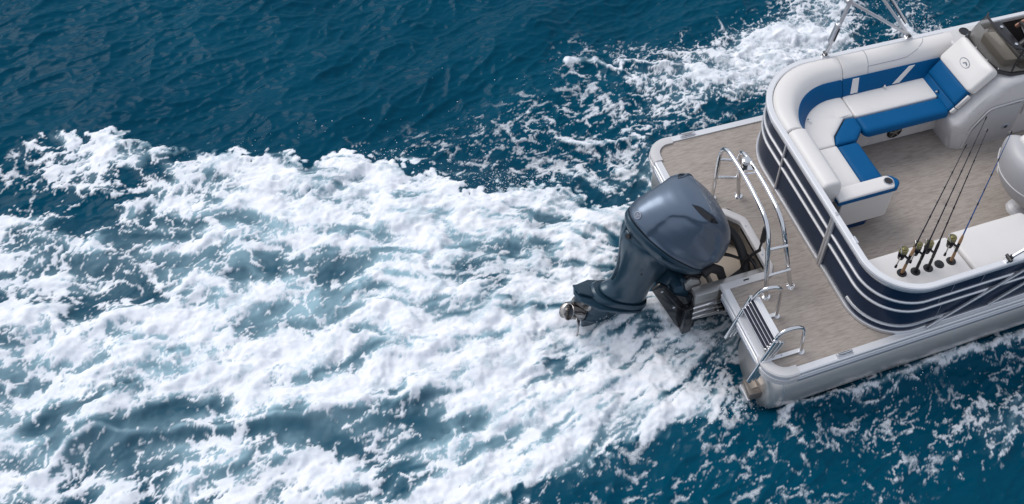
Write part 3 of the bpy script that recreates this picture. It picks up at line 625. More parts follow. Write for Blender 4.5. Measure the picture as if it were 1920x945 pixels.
mid = MB().rings([leg(-.08,-.345,.30,.225), leg(-.18,-.315,.32,.215), leg(-.30,-.25,.31,.180), leg(-.42,-.165,.32,.148), leg(-.54,-.090,.33,.126), leg(-.66,-.045,.345,.112), leg(-.75,-.040,.37,.116), leg(-.80,-.075,.395,.124), leg(-.835,-.12,.41,.124)]).build('midsection', 'leg', motor, 60, sub=1)
MB().slab([ml(-.345,0,-.09), ml(-.285,0,-.24), ml(-.175,0,-.42), ml(-.10,0,-.55), ml(-.05,0,-.70), ml(.0,0,-.70), ml(-.0,0,-.2)], PT, .03).build('trailing_edge', 'leg', motor, 40, .01, 2)
for c in (-.25,-.42): MB().disc(ml(-.02,-.175+(.25+c)*-.1,c), -PT, .010, .008, 10).build('bolt_head', 'seam', motor)
MB().disc(ml(-.315,-.06,-.14), (FW*-1+PT*-.3), .022, .014, 12).build('flush_port', 'black', motor)
# stepped skirt and ventilation plate
MB().rings([leg(-.825,-.135,.42,.130,2.6), leg(-.85,-.150,.435,.140,2.6), leg(-.872,-.155,.435,.140,2.6)]).build('gearcase_skirt', 'leg', motor, 50, sub=0)
MB().slab([ml(-.30,0,-.875), ml(-.27,-.075,-.875), ml(-.10,-.155,-.875), ml(.10,-.165,-.875), ml(.34,-.135,-.875), ml(.44,-.05,-.875), ml(.44,.05,-.875), ml(.34,.135,-.875), ml(.10,.165,-.875), ml(-.10,.155,-.875), ml(-.27,.075,-.875)], UP, -.028).build('ventilation_plate', 'leg', motor, 30, .006, 2)
MB().slab([ml(-.28,-.012,-.90), ml(-.16,-.012,-.90), ml(-.17,-.012,-.99), ml(-.235,-.012,-.985)], PT, .024).build('trim_tab', 'leg', motor, 30, .004)
MB().slab([ml(-.315,.05,-.845), ml(-.285,-.03,-.845), ml(-.15,-.05,-.845), ml(-.15,.08,-.845)], UP, -.022).build('tab_wing', 'leg', motor, 30, .004)
gc = MB().rings([leg(-.88,-.075,.30,.062,1.9), leg(-.96,-.065,.29,.058,1.9), leg(-1.04,-.07,.30,.066,1.9), leg(-1.10,-.07,.32,.072,1.9), leg(-1.17,-.05,.30,.058,1.9), leg(-1.26,.04,.27,.022,1.9), leg(-1.42,.12,.24,.010,1.9)]).build('gearcase', 'leg', motor, 50, sub=1)
MB().tube([ml(.42,0,-1.12), ml(.36,0,-1.12), ml(.25,0,-1.12), ml(.08,0,-1.12), ml(-.045,0,-1.12)], [.012,.045,.068,.072,.062], 18).build('torpedo', 'leg', gc, 60)
MB().bar(ml(.06,-.062,-.98), ml(.14,-.064,-1.03), .004, .02, PT).build('water_intake', 'seam', gc)
# propeller
PC = -1.12
def hring(a, r_): return [ml(a, r_*math.cos(t), PC+r_*math.sin(t)) for t in [2*math.pi*k/28 for k in range(28)]]
prop = MB().rings([hring(a, r_) for a, r_ in ((-.05,.050),(-.065,.060),(-.11,.057),(-.16,.058),(-.185,.064),(-.198,.070),(-.200,.066),(-.190,.058),(-.13,.052))]).build('propeller', 'bronze', motor, 50)
MB().rings([hring(-.150,.052), hring(-.152,.052)]).build('hub_bore', 'seam', prop)
def blade(th):
    e1 = PT*math.cos(th)+UP*math.sin(th); e2 = FW.cross(e1); g = []
    for i in range(9):
        r_ = .052+(.195-.052)*i/8; ch = .118*(math.sin(math.pi*min(1,(.30+.62*i/8)))**.8)*(1 if i < 8 else .35); pit = R(52-28*i/8); row = []
        for j in range(7):
            s_ = (j/6-.5)*2*ch/1.35; row.append(ml(-.115,0,PC)+e1*math.sqrt(max(1e-6,r_*r_-(s_*math.cos(pit)*.5)**2))+e2*(s_*math.cos(pit)+.020*(i/8)**2)+FW*(s_*math.sin(pit)-.020*(i/8)+.010*(j/6-.5)**2))
        g.append(row)
    o = MB().rings(g, closed=False, cap=False).build('blade', 'bronze', prop, 60); md = o.modifiers.new('t','SOLIDIFY'); md.thickness = .007; md.offset = 0; return o
for k in range(3): blade(R(78+120*k))
# mounting bracket, tilt rams and steering
def sidep(y, t=.032, name='clamp_bracket', m_='blackgloss'):
    return MB().slab([(-.585,y,.13),(-.52,y,.185),(-.455,y,.12),(-.235,y,-.285),(-.20,y,-.45),(-.215,y,-.52),(-.29,y,-.545),(-.33,y,-.46)], PT, t).build(name, m_, motor, 30, .006, 2)
a_ = sidep(1.005); sidep(1.53)
MB().slab([(-.50,.9985,.10),(-.47,.9985,.075),(-.27,.9985,-.28),(-.31,.9985,-.25)], PT, .008).build('bracket_rib', 'black', a_, 30, .003)
for x, z in ((-.50,.09),(-.37,-.19),(-.25,-.24),(-.235,-.33),(-.23,-.41),(-.24,-.49)): MB().disc((x,1.006,z), (0,-1,0), .012, .010, 10).build('bracket_bolt', 'chrome', a_)
MB().slab([(-.29,.935,-.20),(-.215,.935,-.20),(-.205,.935,-.53),(-.285,.935,-.55)], PT, .075).build('ram_block', 'blackgloss', motor, 30, .01, 2)
for k, (z, L) in enumerate(((-.205,.20),(-.275,.22),(-.345,.25))):
    MB().tube([(-.22,.945,z),(-.22+L+.05,.945,z+.004)], .013, 12).build('tilt_ram', 'chrome', motor)
    MB().tube([(-.22+L,.945,z+.004),(.08+.03*(2-k),.945,z+.006)], .021, 12).build('ram_cylinder', 'blackgloss', motor)
    MB().tube([(-.02+.02*k,.945,z+.005),(.02+.02*k,.945,z+.005)], .0225, 12).build('ram_collar', 'chrome', motor)
MB().box((-.27,1.27,-.10), (.34,.36,.20), Matrix.Rotation(TILT,3,'Y')).build('swivel_bracket', 'leg', motor, 30, .03, 3)
MB().tube([(-.34,1.02,.02),(-.34,1.55,.02)], .045, 16).build('tilt_tube', 'leg', motor)
MB().bar((-.42,1.10,-.02),(-.10,1.10,-.26), .07, .08).build('swivel_arm', 'leg', motor, 30, .015, 2)
MB().slab([(-.26,1.075,-.02),(-.20,1.075,.02),(-.13,1.075,-.02),(-.09,1.075,-.16),(-.10,1.075,-.28),(-.20,1.075,-.30)], PT, .03).build('cast_bracket', 'brushed', motor, 30, .006, 2)
MB().box((-.17,1.16,-.02), (.16,.10,.07), Matrix.Rotation(R(20),3,'Y')).build('cast_block', 'black', motor, 30, .01, 2)
MB().box((-.05,1.19,.01), (.12,.13,.05)).build('hinge_box', 'brushed', motor, 30, .008, 2)
for x, y in ((-.075,1.15),(-.03,1.14)): MB().disc((x,y,.036), (0,0,1), .014, .012, 10).build('hinge_bolt', 'chrome', motor)
MB().tube([(-.02,1.06,-.10),(-.02,1.50,-.10)], .022, 12).build('steering_tube', 'steel', motor)
MB().tube([(-.10,1.10,.03),(-.02,1.12,.05),(.06,1.10,.0),(.10,1.09,-.12)], [.05,.045,.040,.036], 12).build('rigging_boot', 'rubber', motor, 60)
MB().tube(arc3([(.0,1.50,.22),(.20,1.47,.16),(.33,1.36,.02),(.36,1.20,-.12),(.34,1.10,-.22)], .12, 6), .040, 14).build('rigging_hose', 'rubber', motor, 60)
for k, (dy, dz) in enumerate(((0,0),(.022,-.016),(.05,-.03))):
    MB().tube(arc3([(-.02,1.16+dy,.06+dz),(.08,1.24+dy,.02+dz),(.22,1.26+dy,-.06+dz),(.33,1.20+dy,-.10+dz)], .08, 6), .008, 8).build('control_cable', 'rubber', motor, 60)
MB().tube(arc3([(.33,1.14,-.16),(.20,1.10,-.16),(.08,1.08,-.22)], .06, 5), .010, 8).build('control_cable', 'rubber', motor, 60)
MB().tube(arc3([(.38,1.25,-.10),(.44,1.15,-.14),(.42,1.06,-.18)], .06, 5), .018, 8).build('control_cable', 'blackgloss', motor, 60)
# strap hung from the tow bar into the well
sb = thing('tie_strap', 'black webbing strap hanging from the tow bar into the motor well', 'strap', (.33,1.02,.3))
MB().bar((.318,.985,.60),(.325,.99,.40), .030, .046, (1,0,0)).build('strap_handle', 'rubber', sb, 30, .012, 3)
MB().tube([(.322,.99,.42),(.33,1.01,.30),(.35,1.03,.24)], .010, 8).build('strap_cord', 'rubber', sb)
MB().tube([(.35,1.03,.24),(.345,1.10,.10),(.34,1.17,-.08),(.30,1.15,-.16),(.14,1.11,-.20)], [.014,.014,.016,.012,.010], 8).build('strap_tail', 'rubber', sb)

# ================================================================== fishing rods standing in the bench holders
def rod(k, tip, label, handle, blank, cork, reel_side=1, butt=.30):
    x, y = RODX[k], RODY[k]; b0 = Vector((x,y,.40)); t = Vector(tip); d = (t-b0).normalized(); L = (t-b0).length
    r_ = thing('fishing_rod', label, 'fishing rod', tuple(b0), 'fishing rods in the rear bench holders')
    at = lambda s_, o=Vector((0,0,0)): b0+d*s_+o
    MB().tube([at(.02), at(.05), at(.12), at(.155)], [.012,.013,.0125,.010], 12).build('rear_grip', 'cork' if cork else 'rubber', r_, 50)
    MB().tube([at(.15), at(.17), at(.25), at(.265)], [.012,.0135,.013,.012], 12).build('reel_seat', 'blackgloss', r_, 50)
    MB().tube([at(.26), at(.29), at(.335), at(.36)], [.013,.0135,.010,.006], 12).build('fore_grip', 'cork' if cork else 'rubber', r_, 50)
    bl = MB().tube([at(.33), at(.6), at(1.0), at(L)], [.0065,.0052,.004,.0022], 8).build('rod_blank', blank, r_, 60)
    sd_ = (Vector((-.62,.78,0)) if reel_side > 0 else Vector((-.55,.84,0))); sd_ = (sd_-d*sd_.dot(d)).normalized(); w = d.cross(sd_)
    for s_, q in ((.55,.016),(.72,.013),(.88,.011),(1.04,.009),(1.2,.008),(L-.01,.006)):
        if s_ < L:
            c = at(s_)+sd_*(q+.005); MB().tube([c+(sd_*math.cos(a)+w*math.sin(a))*q for a in [2*math.pi*i/12 for i in range(13)]], .0016, 5).build('line_guide', 'steel', bl, 60)
            MB().tube([at(s_-.012), at(s_+.012)], .0066 if s_ < .8 else .005, 8).build('guide_wrap', 'black', bl, 60)
    # spinning reel
    rc = at(.205)+sd_*.062
    re = MB().bar(at(.205)+sd_*.010, at(.225)+sd_*.060, .014, .020, w).build('reel_foot', 'blackgloss', r_, 30, .004)
    bd = MB().tube([rc-d*.040, rc-d*.030, rc, rc+d*.02], [.014,.026,.029,.024], 14).build('reel_body', 'blackgloss', r_, 50)
    MB().tube([rc+d*.018, rc+d*.022, rc+d*.045, rc+d*.050], [.026,.033,.033,.028], 18).build('rotor', 'blackgloss', bd, 50)
    MB().tube([rc+d*.046, rc+d*.050, rc+d*.052, rc+d*.072, rc+d*.075, rc+d*.080], [.024,.034,.028,.027,.034,.033], 20).build('spool', 'reelgold', bd, 50)
    MB().tube([rc+d*.053, rc+d*.072], .0295, 18).build('wound_line', 'line', bd, 50)
    MB().tube([rc+d*.078, rc+d*.086, rc+d*.090], [.020,.019,.012], 14).build('drag_knob', 'reelgold', bd, 50)
    MB().tube([rc+w*.030+d*.04, rc+w*.036+d*.075+sd_*.012, rc+d*.092+sd_*.036, rc-w*.036+d*.075+sd_*.012, rc-w*.030+d*.04], .0025, 6).build('bail_arm', 'chrome', bd, 60)
    MB().tube([rc, rc+w*.045*reel_side, rc+w*.050*reel_side-d*.05, rc+w*.068*reel_side-d*.055], [.005,.005,.005,.005], 6).build('crank', 'steel', bd, 60)
    MB().tube([rc+w*.062*reel_side-d*.055, rc+w*.088*reel_side-d*.055], [.009,.011], 10).build('crank_knob', 'blackgloss', bd, 50)
    return r_
rod(0, (1.285,.335,1.88), 'dark fishing rod with cork grip in the aftmost bench holder', 0, 'rodblack', True, 1)
rod(1, (1.555,.505,1.90), 'dark fishing rod with black grip standing next to the aftmost cork-gripped rod', 0, 'rodblack', False, 1)
rod(2, (1.495,.40,1.90), 'dark fishing rod with black grip directly aft of the empty bench holder', 0, 'rodblack', False, -1)
rod(4, (1.670,.345,1.88), 'bright blue fishing rod with cork grip in the forwardmost bench holder', 0, 'rodblue', True, 1)

# ================================================================== person at the helm (only a sleeve and a fist reach into the photograph)
per = thing('person', 'person in a dark jacket with one fist on the steering wheel', 'person', (4.06,2.005,0))
def skin(name, m_, pts, edges, rad, parent, lev=2, root=0):
    me = bpy.data.meshes.new(name); off = wpos(parent); me.from_pydata([Vector(p)-off for p in pts], edges, []); o = bpy.data.objects.new(name, me); COL.objects.link(o); o.parent = parent
    md = o.modifiers.new('skin','SKIN'); me.skin_vertices[0].data[root].use_root = True
    for k, r_ in enumerate(rad): me.skin_vertices[0].data[k].radius = (r_, r_) if not isinstance(r_, tuple) else r_; me.skin_vertices[0].data[k].use_loose = False
    s_ = o.modifiers.new('sub','SUBSURF'); s_.levels = s_.render_levels = lev; me.materials.append(M[m_]); md.use_smooth_shade = True; return o
px, py = 4.06, 2.005
B = [(px,py,.62),(px-.02,py,.80),(px-.03,py,1.02),(px-.04,py,1.14),(px-.05,py,1.22),(px-.07,py,1.34),(px-.09,py,1.44),
     (px-.04,py+.20,1.10),(px-.26,py+.26,.90),(px-.475,py+.185,.93),(px-.52,py+.172,.905),
     (px-.04,py-.20,1.10),(px-.26,py-.24,.90),(px-.475,py-.185,.93),(px-.52,py-.172,.905),
     (px-.04,py+.11,.60),(px-.46,py+.14,.60),(px-.50,py+.14,.14),(px-.40,py+.14,.05),(px-.62,py+.14,.045),
     (px-.04,py-.11,.60),(px-.46,py-.14,.60),(px-.50,py-.14,.14),(px-.40,py-.14,.05),(px-.62,py-.14,.045)]
EB = [(0,1),(1,2),(2,3),(3,4),(4,5),(5,6),(3,7),(7,8),(8,9),(9,10),(3,11),(11,12),(12,13),(13,14),(0,15),(15,16),(16,17),(17,18),(17,19),(0,20),(20,21),(21,22),(22,23),(22,24)]
RB = [(.15,.13),(.15,.11),(.17,.12),(.10,.09),.052,.085,.07,.062,.048,.034,.028,.062,.048,.034,.028,.085,.065,.048,.035,.03,.085,.065,.048,.035,.03]
skin('body', 'skin', B, EB, RB, per)
J = [(px-.0,py,.66),(px-.02,py,.82),(px-.03,py,1.02),(px-.04,py,1.15),(px-.04,py+.205,1.10),(px-.26,py+.262,.90),(px-.44,py+.188,.935),(px-.04,py-.205,1.10),(px-.26,py-.242,.90),(px-.44,py-.188,.935)]
skin('jacket', 'jacket', J, [(0,1),(1,2),(2,3),(3,4),(4,5),(5,6),(3,7),(7,8),(8,9)], [(.17,.15),(.17,.13),(.19,.14),(.11,.10),.082,.068,.054,.082,.068,.054], per)
T_ = [(px,py,.62)]+[B[i] for i in (15,16)]+[(px-.50,py+.14,.16)]+[B[i] for i in (20,21)]+[(px-.50,py-.14,.16)]
skin('trousers', 'trousers', T_, [(0,1),(1,2),(2,3),(0,4),(4,5),(5,6)], [(.165,.15),.105,.082,.062,.105,.082,.062], per)
MB().rings([[Vector((px-.085+.098*r_*math.cos(a), py+.088*r_*math.sin(a), z)) for a in [2*math.pi*k/16 for k in range(16)]] for z, r_ in ((1.40,1.0),(1.45,1.04),(1.50,.9),(1.535,.55),(1.545,.2))]).build('hair', 'hair', per, 60)
MB().slab([(px-.175,py-.012,1.385),(px-.205,py,1.355),(px-.175,py+.012,1.385)], (0,0,-1), .03).build('nose', 'skin', per, 60, .006)
for s_ in (-1,1):
    MB().disc((px-.155,py+s_*.032,1.385), (-1,s_*.2,0), .011, .012, 10).build('eye', 'trim', per); MB().disc((px-.07,py+s_*.088,1.37), (0,s_,0), .028, .012, 10).build('ear', 'skin', per)
MB().tube([(px-.158,py-.024,1.315),(px-.166,py,1.312),(px-.158,py+.024,1.315)], .006, 6).build('mouth', 'tan', per)
# two fists closed round the rim
for hx, sgn in ((Vector((px-.58,py+.155,.87)),1),(Vector((px-.58,py-.155,.87)),-1)):
    rim = wc+(e1*sgn*.93+e2*(-.36 if False else .36)).normalized()*.165
    dirw = (Vector((px-.475,hx.y+.03*sgn,.93))-rim).normalized(); tang = ax.cross((rim-wc).normalized()).normalized(); out_ = dirw
    pc = rim+out_*.045+ax*-.012
    P_, E_, R_ = [rim+out_*.10, pc], [(0,1)], [.029,.034]
    for k in range(4):
        o_ = tang*(.030-.021*k); a0 = len(P_); ln = (1.0,1.08,1.0,.85)[k]
        P_ += [pc+o_-out_*.022, rim+o_*.95-ax*.030-out_*.004, rim+o_*.95-ax*.022-out_*.030*ln, rim+o_*.95+ax*.012-out_*.026*ln]; E_ += [(1,a0),(a0,a0+1),(a0+1,a0+2),(a0+2,a0+3)]; R_ += [.013,.0105,.0095,.008]
    a0 = len(P_); P_ += [pc+tang*.036+ax*.012, rim+tang*.045+ax*.024, rim+tang*.020+ax*.030-out_*.018]; E_ += [(0,a0),(a0,a0+1),(a0+1,a0+2)]; R_ += [.014,.011,.009]
    skin('hand', 'skin', P_, E_, R_, per, 2, 1)
# helmsman's seat under the person
hs = MB().tube([(4.06,2.0,0),(4.06,2.0,.04),(4.06,2.0,.05),(4.06,2.0,.40)], [.17,.15,.06,.05], 18).build('helm_seat', 'trim', boat, 40)
pillow(fillet([(3.78,1.74),(4.28,1.74),(4.28,2.26),(3.78,2.26)], .10, 6, True), .38, .50, .05, .01).build('seat_pad', 'tan', hs, 45)
MB().rings([[Vector((4.24+dx,2.0+t*.26*w,z)) for t, dx in ((-1,0),(-.6,-.03),(0,-.04),(.6,-.03),(1,0),(1,.08),(0,.10),(-1,.08))] for z, w in ((.48,.9),(.6,1),(.95,1),(1.02,.8))]).build('seat_backrest', 'vinyl', hs, 50, .02, 2)

# ================================================================== foam layout (world metres) and generator
FOAM_X0,FOAM_Y0,FOAM_D=-6.6,-3.0,0.14
FOAM_MAP = [[19,19,19,19,19,19,19,19,18,19,16,10,7,14,19,15,21,16,21,21,17,19,22,23,25,25,20,4,3,3,3,3,3,3,3,3,3,3,3,3,3,0,3,5,5,2,0,0,0,0,0,0,0,0,0,0,0,0,0,0,0,0,0,0,0,0,0,0,0,0,0,0,0,0,0,0,0,0,0,0,0,0,0,0,0,0,0,0,0,0,0,0],
[19,19,19,19,19,19,19,19,18,18,16,11,7,13,18,14,20,17,22,20,19,18,22,22,25,25,22,10,3,3,3,3,3,3,3,3,3,3,3,3,3,2,1,4,6,3,1,0,0,0,0,0,0,0,0,0,0,0,0,0,0,0,0,0,0,0,0,0,0,0,0,0,0,0,0,0,0,0,0,0,0,0,0,0,0,0,0,0,0,0,0,0],
[19,19,19,19,19,19,19,19,18,18,16,12,6,11,18,13,20,19,21,19,21,17,21,22,25,25,24,15,3,3,3,3,3,3,3,3,3,3,3,3,3,3,0,2,5,5,2,0,0,0,0,0,0,0,0,0,0,0,0,0,0,0,0,0,0,0,0,0,0,0,0,0,0,0,0,0,0,0,0,0,0,0,0,0,0,0,0,0,0,0,0,0],
[19,19,19,19,19,19,19,19,18,18,16,13,7,10,17,14,19,20,19,20,22,16,20,22,24,25,25,20,4,3,3,3,3,3,3,3,3,3,3,3,3,3,2,1,3,6,4,1,0,0,0,0,0,0,0,0,0,0,0,0,0,0,0,0,0,0,0,0,0,0,0,0,0,0,0,0,0,0,0,0,0,0,0,0,0,0,0,0,0,0,0,0],
[19,19,19,19,19,19,19,19,19,17,16,14,7,9,17,15,18,22,18,20,21,17,19,22,23,25,25,22,9,3,3,3,3,3,3,3,3,3,3,3,3,3,3,1,2,5,5,3,0,0,0,0,0,0,0,0,0,0,0,0,0,0,0,0,0,0,0,0,0,0,0,0,0,0,0,0,0,0,0,0,0,0,0,0,0,0,0,0,0,2,7,12],
[19,19,19,19,19,19,19,19,19,17,16,15,8,9,16,17,17,22,16,21,20,18,18,22,22,25,25,24,15,3,3,3,3,3,3,3,3,3,3,3,3,3,3,2,1,3,6,4,2,0,0,0,0,0,0,0,0,0,0,0,0,0,0,0,0,0,0,0,0,0,0,0,0,0,0,0,0,0,0,0,0,0,0,0,0,0,0,5,11,16,21,22],
[19,19,19,19,19,19,19,19,19,17,17,16,8,8,15,18,15,21,17,22,20,20,17,21,22,25,25,25,19,4,3,3,3,3,3,3,3,3,3,3,3,3,3,3,1,2,4,6,3,1,0,0,0,0,0,0,0,0,0,0,0,0,0,0,0,0,0,0,0,0,0,0,0,0,0,0,0,0,0,0,0,0,0,0,4,9,14,20,22,21,20,20],
[19,19,19,19,19,19,19,19,19,17,17,16,9,8,14,19,14,20,18,21,19,22,16,20,22,24,25,25,22,9,3,3,3,3,3,3,3,3,3,3,3,3,3,3,2,0,3,5,5,2,0,0,0,0,0,0,0,0,0,0,0,0,0,0,0,0,0,0,0,0,0,0,0,0,0,0,0,0,0,0,0,2,8,13,18,22,21,20,20,19,16,13],
[19,19,19,19,19,19,19,19,19,16,17,16,9,7,13,18,13,20,20,19,20,22,16,19,22,23,25,25,24,15,3,3,3,3,3,3,3,3,3,3,3,3,3,3,3,1,1,4,6,4,1,0,0,0,0,0,0,0,0,0,0,0,0,0,0,0,0,0,0,0,0,0,0,0,0,0,0,0,1,6,12,17,22,21,21,20,19,17,14,11,9,6],
[19,19,19,19,19,19,19,19,19,16,18,16,10,7,12,18,14,19,21,18,21,21,18,18,22,22,25,25,25,19,4,3,3,3,3,3,3,3,3,3,3,3,3,3,3,2,0,3,5,5,3,0,0,0,0,0,0,0,0,0,0,0,0,0,0,0,0,0,0,0,0,0,0,0,0,0,5,10,15,21,22,21,20,19,18,15,12,9,6,6,6,6],
[19,19,19,19,19,19,19,19,19,16,18,16,11,6,11,17,15,18,22,17,21,20,19,17,21,22,24,25,25,21,9,3,3,3,3,3,3,3,3,3,3,3,3,3,3,3,1,1,4,6,4,2,0,0,0,0,0,0,0,0,0,0,0,0,0,0,0,0,0,0,0,0,0,3,8,14,19,22,21,20,20,18,15,13,10,7,6,6,6,6,6,6],
[19,19,19,19,19,19,19,19,19,16,18,16,11,7,10,17,16,17,21,16,22,19,21,17,20,22,23,25,25,23,14,3,3,3,3,3,3,3,3,3,3,3,3,3,3,3,3,0,2,5,6,3,1,0,0,0,0,0,0,0,0,0,0,0,0,0,0,0,0,0,1,7,12,18,22,21,20,20,19,16,13,10,8,6,6,6,6,6,6,5,4,4],
[19,19,19,19,19,19,19,19,19,16,19,16,12,7,9,16,17,16,21,18,21,19,22,16,19,22,22,25,25,25,19,4,3,3,3,3,3,3,3,3,3,3,3,3,3,3,3,1,1,3,6,5,2,0,0,0,0,0,0,0,0,0,0,0,0,0,0,0,5,11,16,22,21,21,20,19,17,14,11,8,6,6,6,6,6,6,5,4,4,3,5,7],
[19,19,19,19,19,19,19,19,19,17,19,16,13,7,9,16,18,14,20,19,19,20,21,17,18,21,22,25,25,25,21,9,3,3,3,3,3,3,3,3,3,3,3,3,3,3,3,3,0,2,4,6,4,1,0,0,0,0,2,1,0,0,0,0,0,4,9,15,20,22,21,20,19,18,15,12,9,6,6,6,6,6,6,5,5,4,3,5,7,9,10,12],
[19,19,19,19,19,19,19,19,19,17,19,16,14,8,8,15,19,13,20,20,18,21,20,19,17,21,22,24,25,25,23,14,3,3,3,3,3,3,3,3,3,3,3,3,3,3,3,3,2,1,3,5,5,3,0,2,4,7,8,7,1,0,2,8,13,19,22,21,20,20,18,15,12,9,7,6,6,6,6,6,5,5,4,3,4,6,8,10,12,11,9,6],
[19,19,19,19,19,19,19,19,19,17,18,16,14,8,8,14,18,13,19,21,17,21,20,20,17,20,22,23,25,25,25,19,4,3,3,3,3,3,3,3,3,3,3,3,3,3,3,3,3,1,2,4,6,4,4,6,6,10,15,19,13,12,17,22,21,20,20,19,16,13,10,7,6,6,6,6,6,6,5,4,4,4,6,8,10,12,11,9,6,4,2,0],
[19,19,19,19,19,19,19,19,19,17,18,16,15,9,8,13,18,14,18,22,16,22,19,22,16,19,22,22,25,25,25,21,9,3,3,3,3,3,3,3,3,3,3,3,3,3,3,3,3,2,2,6,7,6,5,6,6,8,14,18,22,21,21,20,19,17,14,11,8,6,6,6,6,6,6,5,4,4,4,6,8,10,12,12,9,7,4,2,0,0,0,0],
[19,19,19,19,19,19,19,19,19,18,18,16,16,9,7,12,17,15,17,21,17,21,20,22,17,18,21,22,24,25,25,23,14,3,3,3,3,3,3,3,3,3,3,3,3,3,3,4,4,3,3,6,8,9,8,8,8,11,13,14,17,17,17,14,11,8,6,6,6,6,6,6,5,4,4,3,5,7,9,11,12,9,7,4,2,0,0,0,0,0,0,0],
[19,19,19,19,19,19,19,19,19,18,18,17,16,9,7,11,17,16,16,21,18,20,20,21,18,18,21,22,23,25,25,24,18,5,3,3,3,3,3,3,3,3,3,3,3,3,4,6,6,4,4,6,7,10,12,12,9,8,10,11,11,12,10,6,6,6,6,6,6,5,5,4,3,5,7,9,11,12,10,7,5,2,0,0,0,0,0,0,0,0,0,0],
[19,19,19,19,19,19,19,19,19,18,17,17,16,10,6,10,16,17,15,20,20,18,21,20,20,17,20,22,23,25,25,25,21,9,3,3,3,3,3,3,3,3,3,5,4,3,4,8,8,6,6,7,8,10,9,8,6,5,4,3,3,5,7,6,6,6,5,5,4,3,5,7,9,11,13,10,8,5,3,0,0,0,0,0,0,0,0,0,0,0,0,0],
[19,19,19,19,19,19,19,19,19,18,17,17,16,11,7,9,16,18,14,20,21,17,21,20,21,16,19,22,22,25,25,25,22,14,3,3,3,3,3,3,3,3,3,4,4,3,3,6,7,6,8,7,6,9,8,7,5,2,1,1,0,1,2,4,5,4,3,5,7,9,10,12,10,8,5,3,0,0,0,0,0,0,0,0,0,0,0,0,0,0,0,0],
[19,19,19,19,19,19,19,19,19,18,17,18,16,12,7,9,15,19,13,19,22,16,22,19,22,17,18,21,22,24,25,25,24,18,5,3,4,3,3,3,3,3,3,4,3,3,3,4,6,6,6,4,6,7,9,10,9,8,7,4,4,6,8,7,6,6,8,10,12,11,8,6,3,1,0,0,0,0,0,0,0,0,0,0,0,0,0,0,0,0,0,0],
[19,19,19,19,19,19,19,19,19,19,17,18,16,12,7,9,14,18,14,18,22,17,21,20,21,18,18,21,22,23,25,25,25,21,16,16,13,7,7,5,3,7,10,9,7,8,8,7,6,7,6,6,6,5,7,10,13,11,11,12,14,14,9,8,11,12,11,8,6,3,1,0,0,0,0,0,0,0,0,0,0,0,0,0,0,0,0,0,0,0,0,0],
[19,19,19,19,19,19,19,19,19,19,16,18,16,13,8,8,13,18,15,17,21,18,20,20,21,19,17,20,22,22,25,25,25,26,28,27,25,22,17,14,15,19,18,18,18,19,15,9,3,8,6,3,2,0,2,6,5,4,8,10,8,5,2,1,6,6,4,1,0,0,0,0,0,0,0,0,0,0,0,0,0,0,0,0,0,0,0,0,0,0,0,0],
[19,19,19,19,19,19,19,19,19,19,16,18,16,14,8,8,13,17,16,16,20,19,18,21,20,21,16,19,21,20,20,22,25,26,28,28,27,25,25,25,22,22,22,23,24,21,18,13,2,2,1,0,0,0,0,0,0,0,2,1,0,0,0,0,0,0,0,0,0,0,0,0,0,0,0,0,0,0,0,0,0,0,0,0,0,0,0,0,0,0,0,0],
[19,19,19,19,19,19,19,19,19,19,16,19,16,14,9,7,12,17,17,15,20,20,17,22,19,22,17,17,16,19,20,21,25,25,26,26,25,25,25,25,26,26,26,25,24,19,13,9,4,0,0,0,0,0,0,0,0,0,0,0,0,0,0,0,0,0,0,0,0,0,0,0,0,0,0,0,0,0,0,0,0,0,0,0,0,0,0,0,0,0,0,0],
[19,19,19,19,19,19,19,19,19,19,16,19,16,15,9,7,11,16,18,14,19,21,16,22,21,22,18,17,21,24,21,18,20,24,25,25,25,26,26,27,28,28,27,25,21,13,13,14,11,2,1,0,0,0,0,0,0,0,0,0,0,0,0,0,0,0,0,0,0,0,0,0,0,0,0,0,0,0,0,0,0,0,0,0,0,0,0,0,0,0,0,0],
[19,19,19,19,19,19,19,19,19,19,16,19,16,16,9,7,10,16,19,13,18,18,18,21,19,13,9,14,20,19,22,17,19,23,25,26,27,28,28,28,27,26,25,23,21,19,21,21,18,15,12,2,0,0,0,0,0,0,0,0,0,0,0,0,0,0,0,0,0,0,0,0,0,0,0,0,0,0,0,0,0,0,0,0,0,0,0,0,0,0,0,0],
[19,19,19,19,19,19,19,19,19,19,16,19,16,16,10,6,9,16,17,11,12,12,13,15,12,8,8,13,15,14,18,19,21,23,25,28,27,26,24,25,24,23,21,20,19,18,17,17,19,18,12,3,0,0,0,0,0,0,0,0,0,0,0,0,0,0,0,0,0,0,0,0,0,0,0,0,0,0,0,0,0,0,0,0,0,0,0,0,0,0,0,0],
[19,19,19,19,19,19,19,19,19,19,17,18,16,16,10,6,9,15,14,12,12,11,10,11,10,10,12,19,14,14,18,20,22,23,26,27,25,22,22,22,20,19,20,20,18,16,12,9,7,5,0,0,0,0,0,0,0,0,0,0,0,0,0,0,0,0,0,0,0,0,0,0,0,0,0,0,0,0,0,0,0,0,0,0,0,0,0,0,0,0,0,0],
[19,19,19,19,19,19,19,19,19,19,17,18,16,15,9,4,8,12,15,14,13,12,12,14,15,15,19,22,20,21,22,23,26,27,28,27,25,22,22,22,22,21,22,22,21,19,11,0,0,0,0,0,0,0,0,0,0,0,0,0,0,0,0,0,0,0,0,0,0,0,0,0,0,0,0,0,0,0,0,0,0,0,0,0,0,0,0,0,0,0,0,0],
